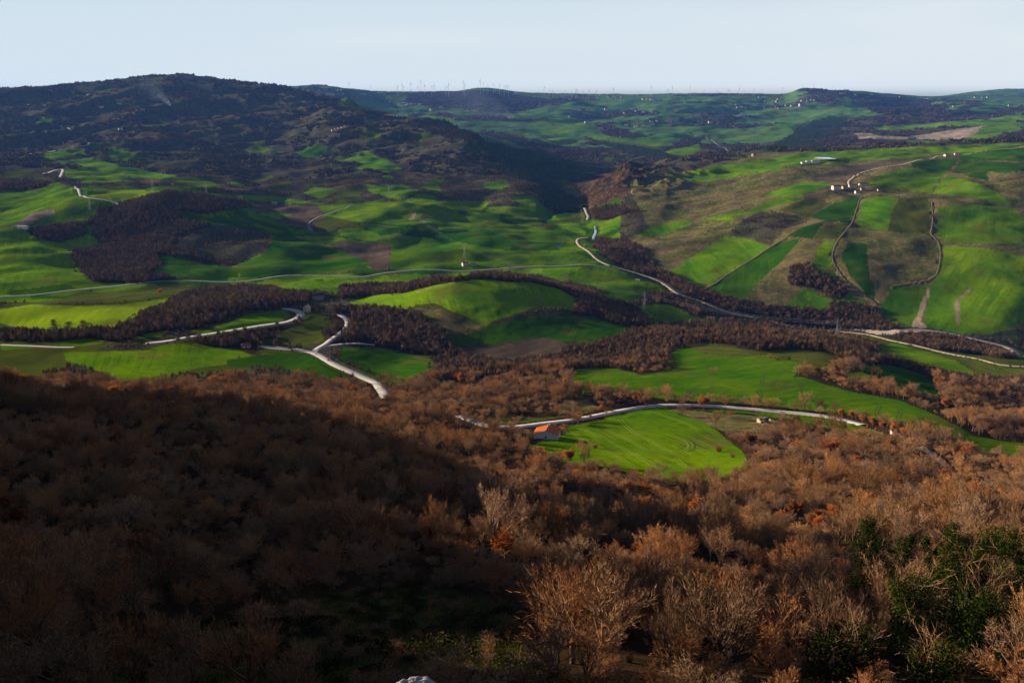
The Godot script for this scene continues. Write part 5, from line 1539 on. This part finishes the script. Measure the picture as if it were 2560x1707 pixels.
func turbines() -> void:
	var tower := CylinderMesh.new()
	tower.top_radius = 1.1
	tower.bottom_radius = 1.7
	tower.height = 62.0
	tower.radial_segments = 8
	tower.rings = 1
	var cab := slab(Vector3(3.4, 3.4, 9.0))
	var s := Sticks.new()
	for f in [-1.0, 1.0]:
		s.tri(Vector3(-1.5, 0, f * 0.4), Vector3(0.2, 27, 0), Vector3(1.5, 2, f * 0.4), Color.WHITE)
		s.tri(Vector3(-1.5, 0, f * 0.4), Vector3(-0.5, 27, 0), Vector3(0.2, 27, 0), Color.WHITE)
	s.tri(Vector3(-1.5, 0, 0.4), Vector3(-1.5, 0, -0.4), Vector3(-0.5, 27, 0), Color.WHITE)
	s.tri(Vector3(1.5, 2, 0.4), Vector3(0.2, 27, 0), Vector3(1.5, 2, -0.4), Color.WHITE)
	var wing := s.mesh(white)
	var first: Node3D
	for a in [[Vector2(680, 180), 0.2551, [1273, 127, 1288, 141, 1358, 113, 1457, 100, 1495, 131, 1565, 141, 1590, 131, 1430, 146, 1705, 146, 1728, 118, 1873, 102, 1888, 126, 2040, 92, 2072, 112, 2115, 136, 2170, 121, 2188, 150, 2230, 128, 2275, 150, 2295, 136, 2315, 145, 750, 108, 965, 121, 1228, 146]], [Vector2(1280, 180), 0.2551, [317, 152, 370, 176, 400, 184, 520, 184, 585, 191, 627, 178, 640, 183, 697, 184, 755, 175, 828, 180, 938, 195, 995, 166, 1240, 198, 1367, 152, 1530, 180, 1575, 146, 1747, 142, 1805, 188, 1885, 195, 2015, 205, 2120, 172, 2132, 190, 2230, 165, 2280, 188]], [Vector2(1880, 180), 0.2891, [18, 150, 75, 156, 268, 140, 438, 112, 537, 106, 700, 136]], [Vector2(1280, 180), -0.2551, [945, 242, 1018, 238, 1068, 244]]]:
		for i in range(0, a[2].size(), 2):
			var u: float = a[0].x + a[2][i] * absf(a[1])
			var v: float = a[0].y + a[2][i + 1] * absf(a[1])
			var d := 9300.0 + rng.randf_range(-300, 500)
			var low_one: bool = a[1] < 0.0
			if low_one:
				d = -sight(u, v + 9.5, 5000, 9800).z
			var t := tilt(v)
			var x := bearing(u, v) * d
			var hub := t.x * d
			var foot := ground(x, -d)
			if hub - foot < 30.0 or low_one and hub - foot > 45.0:
				hub = foot + 34.0
			if not first:
				first = thing("wind_turbine", "", "wind turbine")
				part("tower", tower, white, first).position.y = 30.0
				part("nacelle", cab, white, first).position = Vector3(0, 62, 0)
				for k in 3:
					var b := part("blade", wing, white, first)
					b.position = Vector3(0, 62, 4.8)
			var o: Node3D = first if i == 0 and a[0].x < 700 else first.duplicate()
			if o != first:
				o.name = numbered("wind_turbine")
				add_child(o)
			var turn := rng.randf() * TAU
			for k in 3:
				o.get_child(2 + k).rotation.z = turn + TAU * k / 3.0
			var k2 := (hub - foot) / 62.0
			tag(o, "white wind turbine on the green slope below the skyline" if a[1] < 0.0 else ("white wind turbine of the cluster by the round skyline hump" if u > 1180 and u < 1280 else ("small white wind turbine on the eastern skyline ridge" if u > 1280 else "white wind turbine on the dark western skyline ridge")), "wind turbine", "wind turbines along the skyline")
			o.transform = Transform3D(Basis(Vector3.UP, rng.randf_range(-0.9, 0.9)) * Basis.from_scale(Vector3(0.55, k2, 0.55)), Vector3(x, foot, -d))

	var all := []
	for o in get_children():
		if o.has_meta("category") and o.get_meta("category") == "wind turbine":
			all.append(o)
	all.sort_custom(func(a, b): return a.position.x / -a.position.z < b.position.x / -b.position.z)
	for k in all.size():
		all[k].set_meta("label", all[k].get_meta("label") + ", " + nth(k + 1) + " from the west")

func lattice(h: float) -> Array:
	var legs := []
	var w := h * 0.085
	for sx in [-1.0, 1.0]:
		for sz in [-1.0, 1.0]:
			var s := Sticks.new()
			s.tube(Vector3(sx * w, -1, sz * w), Vector3(sx * 0.35, h * 0.72, sz * 0.35), 0.10, 0.08, 4, Color.WHITE)
			s.tube(Vector3(sx * 0.35, h * 0.72, sz * 0.35), Vector3(0, h, 0), 0.08, 0.05, 4, Color.WHITE)
			legs.append(s.mesh(steel))
	var b := Sticks.new()
	for k in 9:
		var f0 := k / 9.0
		var f1 := (k + 1) / 9.0
		var w0 := lerpf(w, 0.35, f0)
		var w1 := lerpf(w, 0.35, f1)
		for q in 4:
			var d0 := Vector3(w0, f0 * h * 0.72, w0).rotated(Vector3.UP, q * PI / 2)
			var d1 := Vector3(w1, f1 * h * 0.72, w1).rotated(Vector3.UP, (q + 1) * PI / 2)
			var d2 := Vector3(w0, f0 * h * 0.72, w0).rotated(Vector3.UP, (q + 1) * PI / 2)
			var d3 := Vector3(w1, f1 * h * 0.72, w1).rotated(Vector3.UP, q * PI / 2)
			b.tube(d0, d1, 0.04, 0.04, 3, Color.WHITE)
			b.tube(d2, d3, 0.04, 0.04, 3, Color.WHITE)
	var arms := []
	for k in 3:
		var s := Sticks.new()
		var y := h * (0.74 + 0.10 * k)
		var reach := h * (0.15 - 0.02 * k)
		s.tube(Vector3(-reach, y, 0), Vector3(reach, y, 0), 0.07, 0.07, 4, Color.WHITE)
		s.tube(Vector3(-reach, y, 0), Vector3(0, y + h * 0.05, 0), 0.08, 0.08, 3, Color.WHITE)
		s.tube(Vector3(reach, y, 0), Vector3(0, y + h * 0.05, 0), 0.08, 0.08, 3, Color.WHITE)
		arms.append(s.mesh(steel))
	return [legs, b.mesh(steel), arms]

func pylons() -> void:
	var tops := []
	for a in [[2091, 857, 950, 1700, 24.0, "tall lattice pylon rising from the brown wood strip"], [1611, 774, 1000, 1700, 24.5, "lattice pylon beside the smooth green rise"], [1161, 646, 1300, 2200, 24.0, "lattice pylon behind the lone farmhouse of the valley road"], [972, 489, 1800, 3000, 24.0, "faint lattice pylon standing in the winged field"], [381, 476, 1900, 3200, 24.0, "small lattice pylon behind the wooded hill"], [224, 525, 1600, 2600, 22.0, "thin lattice pylon in the field inside the lane bend"], [515, 482, 1700, 2900, 22.0, "distant lattice pylon above the level green field"]]:
		var foot := sight(a[0], a[1], a[2], a[3])
		var o := thing("pylon", a[5], "pylon", foot, 0.5)
		var m := lattice(a[4])
		for l in m[0]:
			part("leg", l, null, o)
		part("bracing", m[1], null, o)
		for l in m[2]:
			part("crossarm", l, null, o)
		tops.append(foot + Vector3.UP * a[4] * 0.76)
	var far_end := on_ground(640, -1000, 22.0)
	span("power_line", "slack power cables crossing from the tall pylon towards the stream", tops[0], far_end)
	span("power_line", "slack power cables between the two big lattice pylons", tops[1], tops[0])
	span("power_line", "slack power cables leaving the farmhouse pylon over the fields", tops[2], tops[1])
	span("power_line", "thin power cables climbing from the farmhouse pylon to the winged field", tops[3], tops[2])

func span(called: String, label: String, a: Vector3, b: Vector3) -> void:
	var o := thing(called, label, "power line")
	for k in 3:
		var s := Sticks.new()
		var side := (b - a).cross(Vector3.UP).normalized() * (k - 1) * 3.2 + Vector3.UP * (k % 2) * 2.0
		var last := a + side
		for i in range(1, 21):
			var f := i / 20.0
			var p := a.lerp(b, f) + side + Vector3.DOWN * 4.0 * f * (1.0 - f) * a.distance_to(b) * 0.02
			s.tube(last, p, 0.035, 0.035, 3, Color.WHITE)
			last = p
		part("cable", s.mesh(steel), null, o)

# ---------------------------------------------------------------- plants that stand out one by one
func lone_plants() -> void:
	rng.seed = 300
	var plan := {"levels": 4, "kids": [0, 7, 6, 6], "first": [0.3, 0.25, 0.2], "open": [0.8, 0.75, 0.7], "shrink": [0.6, 0.56, 0.55], "rise": 0.14, "twig": 0.035, "leaves": 0.0, "leaf": Color.BLACK, "bole": 2.6, "girth": 0.2, "limbs": 8, "limb_open": 0.95, "limb": 4.4}
	# rust-coloured oaks: column and row of the crown's middle, distance limits, height
	var oaks := [[1615, 1260, 150, 420, 10.5, "biggest rust-coloured oak of the near wood"], [1262, 1355, 110, 300, 7.5, "orange-leaved oak in the middle of the near slope"], [1140, 1255, 180, 420, 6, "small rust-leaved oak at the edge of the shadow"], [1444, 1184, 200, 480, 6.5, "rust-leaved oak just below the small marked field"], [1348, 1124, 300, 520, 8, "pale russet tree below the orange-roofed house"], [832, 1358, 110, 300, 6, "red-leaved young oak glowing in the shaded wood"], [295, 1398, 110, 260, 7, "russet-tipped tree deep in the shaded wood"], [2168, 1248, 150, 400, 7, "yellow-orange oak in the sunlit wood"], [2085, 1272, 150, 380, 6, "orange oak leaning over the sunlit wood"], [2056, 1306, 140, 380, 5.5, "small orange oak below the leaning one"], [2440, 1215, 160, 400, 8, "golden oak near the edge of the far green slope"], [2405, 1246, 160, 400, 7, "golden oak beside the tallest golden one"], [2128, 1222, 160, 420, 6, "pale orange oak high in the sunlit wood"], [2140, 1148, 250, 520, 6.5, "bright orange oak below the curved green strip"], [1955, 1285, 140, 360, 5, "flame-red young oak in the middle of the wood"], [1800, 1237, 180, 420, 5, "small orange oak below the tip of the marked field"], [1990, 1110, 280, 520, 7, "tall russet oak above the sunlit wood"], [1150, 940, 500, 900, 9, "russet oak beside the small clearing"], [1415, 950, 500, 900, 9, "pair-trunked russet oak at the end of the wavy field"], [2365, 1005, 480, 900, 8, "orange oak at the rim of the brown wood"]]
	for k in 7:
		oaks.append([2105 + k * 26, 1026 + k * 8, 420, 720, 6.5, "%s orange oak in the row between the white road and wavy field" % ["first", "second", "third", "fourth", "fifth", "sixth", "last"][k]])
	var rust := plan.duplicate()
	rust.merge({"leaves": 1.0, "leaf": Color(0.48, 0.15, 0.030), "limb": 3.4, "limb_open": 0.6}, true)
	var forms := [tree_parts(rust, wood_skin), tree_parts(rust, wood_skin)]
	for i in oaks.size():
		var a: Array = oaks[i]
		var foot := sight(a[0], a[1], a[2], a[3], a[4] * 0.62)
		reserve(foot, 3.0, 14.0)
		var o := thing("russet_oak", a[5], "tree", foot, rng.randf() * TAU, "oaks with rust-coloured leaves")
		o.scale = Vector3.ONE * a[4] / 8.6
		part("trunk", forms[i % 2][0], null, o)
		part("crown", forms[i % 2][1], null, o)
	# bare trees with a place of their own
	var fine := plan.duplicate()
	fine.merge({"kids": [0, 8, 8, 8], "limbs": 10, "twig": 0.022, "girth": 0.24, "limb": 5.0}, true)
	var grand := tree_parts(fine, wood_skin)
	var open_ := tree_parts(plan, wood_skin)
	var slim := plan.duplicate()
	slim.merge({"limb_open": 0.4, "open": [0.45, 0.45, 0.45], "rise": 0.3, "girth": 0.1, "limbs": 6, "kids": [0, 6, 5, 5]}, true)
	var birch := tree_parts(slim, wood_skin)
	var pale := matte("pale_bark", Color(1.9, 1.9, 1.75) * 0.9)
	pale.vertex_color_use_as_albedo = true
	pale.albedo_color = Color(1, 1, 1)
	for a in [[1432, 1520, 70, 140, 12.0, grand, "largest bare tree, spreading its limbs at the foot of the picture", skins[1]], [1545, 1552, 70, 200, 6.0, birch, "slender pale birch among brown twigs", white], [2065, 1440, 80, 200, 12.0, grand, "dark forked bare tree before the ivy-clad trunks", skins[2]], [1945, 1560, 70, 160, 9.5, open_, "bare tree with a bent dark stem in the lower wood", skins[1]], [1865, 1570, 70, 160, 8.0, birch, "feathery upright bare tree of pinkish twigs", skins[1]], [80, 1540, 75, 200, 10.0, grand, "wide brown bare tree standing by the shaded clearing", skins[1]], [1786, 925, 600, 900, 8.5, open_, "lone bare tree in the middle of the wavy green field", skins[0]], [1802, 1030, 450, 760, 5.0, open_, "small bare tree beside the white road", skins[2]], [1826, 1033, 450, 760, 6.0, open_, "brown bare tree next to the small one by the white road", skins[1]], [1360, 905, 600, 1000, 10, open_, "pale bare poplar above the twiggy wood", skins[2]], [1062, 940, 550, 950, 8, open_, "pale round-crowned tree beside the small clearing", skins[2]], [478, 905, 700, 1100, 9, birch, "grey bare bush wrapped by furrows in the dark green field", skins[2]], [1413, 690, 1150, 1700, 8, open_, "bare tree in the striped field beyond the hedge", skins[0]], [1274, 665, 1200, 1800, 9, open_, "round bare tree beside the valley road", skins[2]], [1650, 1170, 300, 520, 9, open_, "gnarled bare tree on the lower rim of the marked field", skins[0]]]:
		var foot := sight(a[0], a[1], a[2], a[3], a[4] * 0.55)
		reserve(foot, 3.0, 10.0)
		var o := thing("bare_tree", a[6], "tree", foot, rng.randf() * TAU)
		o.scale = Vector3.ONE * a[4] / 9.0
		part("trunk", a[5][0], a[7], o)
		part("crown", a[5][1], a[7], o)
	for k in 8:
		var foot := sight(1352 + k * 10, 655 + (k % 3), 1250, 2000, 2.5)
		var o := thing("roadside_tree", "small bare tree of the valley road row, %s from the west" % nth(k + 1), "tree", foot, rng.randf() * TAU, "row of trees on the valley road")
		o.scale = Vector3.ONE * 0.55
		part("trunk", open_[0], skins[1], o)
		part("crown", open_[1], skins[1], o)
	for a in [[432, 462, "yellow-leaved tree in the far green field"], [475, 460, "yellow-leaved tree beside its twin in the far green field"], [399, 730, "orange-leaved tree in the olive meadow"]]:
		var foot := sight(a[0], a[1], 1100, 3000, 4.0)
		var o := thing("yellow_tree", a[2], "tree", foot, 0.0)
		o.scale = Vector3.ONE * 1.2
		part("trunk", forms[0][0], null, o)
		part("crown", forms[0][1], null, o)
	# bushes in the open fields
	var bushes := [[1489, 1113, 5.0, "round brown bush in the middle of the small marked field", 380, 620], [1798, 1120, 6.0, "dark bush near the tip of the small marked field", 380, 620], [1832, 1136, 4.5, "dark bush with a scrap of bare earth in the marked field", 380, 620], [1944, 893, 7.0, "low dark bush on the golden crown of the wavy hill", 600, 1000], [1926, 890, 6.0, "brown bush beside the low one on the golden crown", 600, 1000], [1610, 985, 8.0, "big round russet bush where the road meets the wavy field", 450, 800], [1560, 980, 7.0, "dark round bush beside the big russet one", 450, 800], [1932, 1010, 5.0, "orange bush standing against the white road", 450, 760]]
	for k in 9:
		bushes.append([130 + (k * 37) % 110, 800 + (k * 23) % 26, 8.0, "olive bush in the dip of the sunlit mound", 900, 1400])
	for k in 6:
		bushes.append([2483 - k * 3, 370, 10.0, "dark evergreen of the clump on the hill crest", 2200, 3400])
	rng.seed = 310
	var forms2 := [shrub(wood_skin, 60, twig), shrub(wood_skin, 60, twig * 0.8)]
	leaf_skin = matte("ivy_leaves", Color.WHITE, 0.9)
	leaf_skin.vertex_color_use_as_albedo = true
	leaf_skin.metallic_specular = 0.1
	var round_bush := leaf_mass(700, Color(0.020, 0.034, 0.010), 0.06, [[Vector3(0, 0.3, 0), Vector3(0.45, 0.42, 0.45)], [Vector3(0.25, 0.25, 0.1), Vector3(0.3, 0.3, 0.35)], [Vector3(-0.2, 0.22, -0.2), Vector3(0.3, 0.3, 0.3)]])
	for i in bushes.size():
		var a: Array = bushes[i]
		var crest := i >= bushes.size() - 6
		var foot := sight(2368 + (i % 6) * 6, 358, 2200, 3400) if crest else sight(a[0], a[1], a[4], a[5], a[2] * 0.3)
		var o := thing("bush", a[3], "bush", foot, rng.randf() * TAU, "bushes of the open fields")
		o.scale = Vector3(a[2], a[2] * 0.72, a[2])
		if crest or i > 7:
			part("leaves", round_bush, leaf_skin, o)
			part("stems", forms2[i % 2], skins[i % 3], o).scale = Vector3(0.7, 0.7, 0.7)
		else:
			part("stems", forms2[i % 2], skins[i % 3], o)

func leaf_mass(count: int, tint: Color, leaf: float, centres: Array) -> ArrayMesh:      # leaves over a set of uneven lobes: [centre, radii]
	var s := Sticks.new()
	var n := noise(61, 1.2, 3)
	for i in count:
		var c: Array = centres[rng.randi() % centres.size()]
		var out := any_way()
		var r := pow(rng.randf(), 0.35) * (1.0 + n.get_noise_3dv(out * 2.0 + c[0]) * 0.7)
		var p: Vector3 = c[0] + out * c[1] * r
		var w := any_way() * leaf * rng.randf_range(0.7, 1.3)
		s.tri(p, p + w, p + w.rotated(any_way(), 1.0), tint * rng.randf_range(0.6, 1.5), (out + any_way() * 0.6).normalized())
	return s.mesh(leaf_skin)

var leaf_skin: StandardMaterial3D

func near_slope() -> void:
	rng.seed = 400
	var ivy_green := Color(0.017, 0.030, 0.0035)
	# trunks wrapped in ivy: crown middle, limits, height, width
	for a in [[2185, 1308, 118, 3.4, "tallest ivy-clad tree, a dark green column with a ragged top"], [2262, 1330, 126, 2.6, "ivy-clad tree with yellowing leaves beside the tallest column"], [2335, 1336, 130, 1.8, "small ivy-topped tree in the gap between the ivy columns"], [2400, 1316, 120, 4.0, "broad ivy-clad tree in the group by the picture edge"], [2462, 1320, 117, 3.6, "ivy-clad tree with a rounded top beside the broad one"], [2548, 1326, 112, 3.8, "ivy-clad tree cut off by the picture edge"], [2290, 1440, 98, 4.2, "ivy-covered tree with pale crossing limbs in the evergreen group"], [2375, 1405, 100, 5.4, "bulkiest mass of ivy and bare branches above the brambles"], [2460, 1465, 94, 4.8, "dark ivy-smothered tree before the rounded one"], [2080, 1575, 84, 3.0, "low ivy thicket at the foot of the wood"], [2150, 1570, 82, 2.8, "low ivy thicket with a broken pale stem"], [2340, 1600, 78, 3.4, "leafy ivy thicket above the lowest brambles"], [1776, 1462, 100, 1.3, "slim dark ivy-covered stem among brown trees"], [1516, 1228, 235, 2.0, "dark cypress-like evergreen beside the biggest rust-coloured oak"]]:
		var foot := sight(a[0], 1707, a[2], a[2])
		var q := bearing(a[0], a[1])
		foot = on_ground(q * a[2], -a[2])
		a = [0, 0, 0, 0, maxf(2.5, tilt(a[1]).x * a[2] - foot.y), a[3], a[4]]
		reserve(foot, a[5] * 0.9, a[5] + 13.0)
		var o := thing("ivy_clad_tree", a[6], "tree", foot, rng.randf() * TAU)
		var t := Sticks.new()
		t.tube(Vector3.DOWN * 0.6, Vector3(0.1, a[4] * 0.9, 0), 0.22, 0.06, 6, bark)
		part("trunk", t.mesh(wood_skin), null, o)
		var lobes := []
		for k in 15:
			var f := k / 14.0
			lobes.append([Vector3(rng.randf_range(-0.4, 0.4) * a[5], a[4] * (0.12 + 0.8 * f), rng.randf_range(-0.4, 0.4) * a[5]), Vector3(0.62, 0.80, 0.62) * minf(a[5], 4.5) * rng.randf_range(0.6, 1.15) * (1.15 - 0.55 * f)])
		part("ivy", leaf_mass(clampi(int(900 * a[4] * a[5] / 3.0), 2500, 18000), ivy_green, 0.18, lobes), null, o)
		var limb := Sticks.new()
		for k in 9:
			var from := Vector3(0, a[4] * rng.randf_range(0.35, 0.9), 0)
			branch(limb, from, (any_way() + Vector3.UP * 0.5).normalized(), a[5] * 0.9, 0.05, 2, {"levels": 4, "kids": [0, 0, 5, 5], "first": [0.3], "open": [0.7], "shrink": [0.6], "rise": 0.1, "twig": 0.03, "leaves": 0.0, "leaf": Color.BLACK})
		part("branches", limb.mesh(wood_skin), null, o)
	# grass, brambles and dead stems on the open slope
	var blade_tints := [Color(0.080, 0.078, 0.018), Color(0.190, 0.140, 0.060), Color(0.046, 0.054, 0.012)]
	var s := Sticks.new()
	for i in 26:
		var turn := rng.randf() * TAU
		var foot := Vector3(cos(turn), 0, sin(turn)) * rng.randf() * 0.5
		var tip := foot * 1.7 + Vector3(rng.randf_range(-0.2, 0.2), rng.randf_range(0.35, 1.0), rng.randf_range(-0.2, 0.2))
		s.blade(foot, tip, 0.05, any_way(), Color(1, 1, 1) * rng.randf_range(0.7, 1.25))
	var tuft := s.mesh(leaf_skin)
	var mound := leaf_mass(420, Color(1, 1, 1), 0.12, [[Vector3(0, 0.2, 0), Vector3(0.5, 0.4, 0.5)], [Vector3(0.4, 0.15, 0.1), Vector3(0.35, 0.3, 0.4)], [Vector3(-0.3, 0.1, 0.3), Vector3(0.4, 0.3, 0.35)]])
	var grass := []
	var mounds := []
	var stems := []
	var patchy := noise(62, 16.0, 3)
	for i in 42000:
		var d := 19.0 + 150.0 * pow(rng.randf(), 0.8)
		var x := rng.randf_range(-0.66, 0.30) * d
		if kind_of_ground(x, -d) != OLIVE:
			continue
		var t := patchy.get_noise_2d(x, d)
		var dry := smoothstep(75.0, 30.0, d) * 0.7
		var c: Color = blade_tints[2].lerp(blade_tints[0], rng.randf()).lerp(blade_tints[1], clampf(dry + t + rng.randf_range(-0.2, 0.25), 0.0, 1.0))
		grass.append([on_ground(x, -d, -0.03), rng.randf_range(0.25, 0.8), rng.randf_range(0.6, 1.1), c * rng.randf_range(0.8, 1.2)])
		if rng.randf() < 0.045 and t < 0.15:
			mounds.append([on_ground(x, -d, -0.1), rng.randf_range(0.8, 2.0), rng.randf_range(1.2, 3.0), Color(0.018, 0.025, 0.006).lerp(Color(0.045, 0.034, 0.014), rng.randf()) * rng.randf_range(0.7, 1.3)])
		elif rng.randf() < 0.03 and d > 45.0:
			stems.append([on_ground(x, -d, -0.1), rng.randf_range(0.8, 2.2), rng.randf_range(1.0, 2.6), warm(0.5, 1.0)])
	scatter("grass", "rough grass of the open slope under the viewpoint", tuft, grass)
	scatter("bramble_undergrowth", "dark bramble and ivy mounds on the open slope", mound, mounds)
	scatter("undergrowth", "bare brown stems standing in the rough grass", shrub_mesh, stems)
	# arching dead brambles in the corner
	for a in [[2535, 1640, 60, 110, 4.6, "golden heap of arching dead stems in the lowest corner of the wood"], [2200, 1690, 55, 110, 2.6, "low tangle of arching brown stems below the ivy thicket"], [330, 1500, 80, 200, 6.5, "broad dome of dark brown twigs in the shaded wood"], [640, 1530, 80, 170, 5.0, "thin clump of upright brown stems at the rim of the clearing"], [750, 1520, 80, 170, 4.5, "clump of tangled stems next to the shaded clearing"]]:
		var foot := sight(a[0], a[1], a[2], a[3], a[4] * 0.3)
		reserve(foot, a[4] * 0.5, a[4] * 1.5)
		var o := thing("bramble_bush", a[5], "bush", foot, rng.randf() * TAU)
		o.scale = Vector3(a[4], a[4] * 0.75, a[4])
		part("stems", shrub(wood_skin, 150, twig * (1.3 if a[0] > 2000 else 0.9), 0.5), null, o)
	# the pale rock at the viewer's feet
	var rock := SphereMesh.new()
	rock.radial_segments = 40
	rock.rings = 24
	var arrays := rock.get_mesh_arrays()
	var vp: PackedVector3Array = arrays[Mesh.ARRAY_VERTEX]
	var lumps := noise(63, 0.35, 5)
	var st := SurfaceTool.new()
	st.begin(Mesh.PRIMITIVE_TRIANGLES)
	for k in arrays[Mesh.ARRAY_INDEX]:
		var p := vp[k] * Vector3(1.05, 0.8, 0.8)
		p *= 1.0 + 0.45 * lumps.get_noise_3dv(p)
		p.y = minf(p.y, 0.30 + 0.12 * lumps.get_noise_2d(p.x * 2.0, p.z * 2.0))
		st.add_vertex(p)
	st.generate_normals()
	var stone := speckled("limestone", Color(0.10, 0.105, 0.125), Color(0.22, 0.22, 0.24), 0.7)
	var d0 := 21.0
	var x0 := bearing(1035, 1700) * d0
	var o := MeshInstance3D.new()
	o.name = "limestone_rock"
	o.mesh = st.commit()
	o.material_override = stone
	o.position = Vector3(x0, tilt(1700).x * d0 - 0.40, -d0)
	tag(o, "pale limestone rock poking up from the lowest edge of the grass slope", "rock")
	add_child(o)

func smoke() -> void:
	for a in [[425, 266, 3600, 6000, [[0, 5, 12, 120], [-8, 14, 18, 70], [-18, 26, 26, 34], [-32, 42, 38, 16], [-55, 62, 58, 7], [-85, 86, 84, 3], [-125, 112, 120, 1]], "white smoke of a small fire drifting over the mountain woods"], [1283, 296, 5000, 9000, [[0, 8, 24, 22], [-30, 22, 60, 7], [-90, 45, 120, 3], [-190, 70, 190, 2], [-330, 95, 270, 1]], "blue smoke drifting along the dark wood on the far plain"]]:
		var foot := sight(a[0], a[1], a[2], a[3])
		var o := thing("smoke", a[5], "smoke", foot)
		for p in a[4]:
			var air := FogMaterial.new()
			air.density = p[3] * 0.00006
			air.albedo = Color(0.80, 0.89, 1.0)
			var f := FogVolume.new()
			f.shape = RenderingServer.FOG_VOLUME_SHAPE_ELLIPSOID
			f.size = Vector3(p[2] * 1.4, p[2], p[2])
			f.position = Vector3(p[0], p[1], 0)
			f.rotation.z = -0.7
			f.material = air
			f.name = "puff"
			o.add_child(f, true)
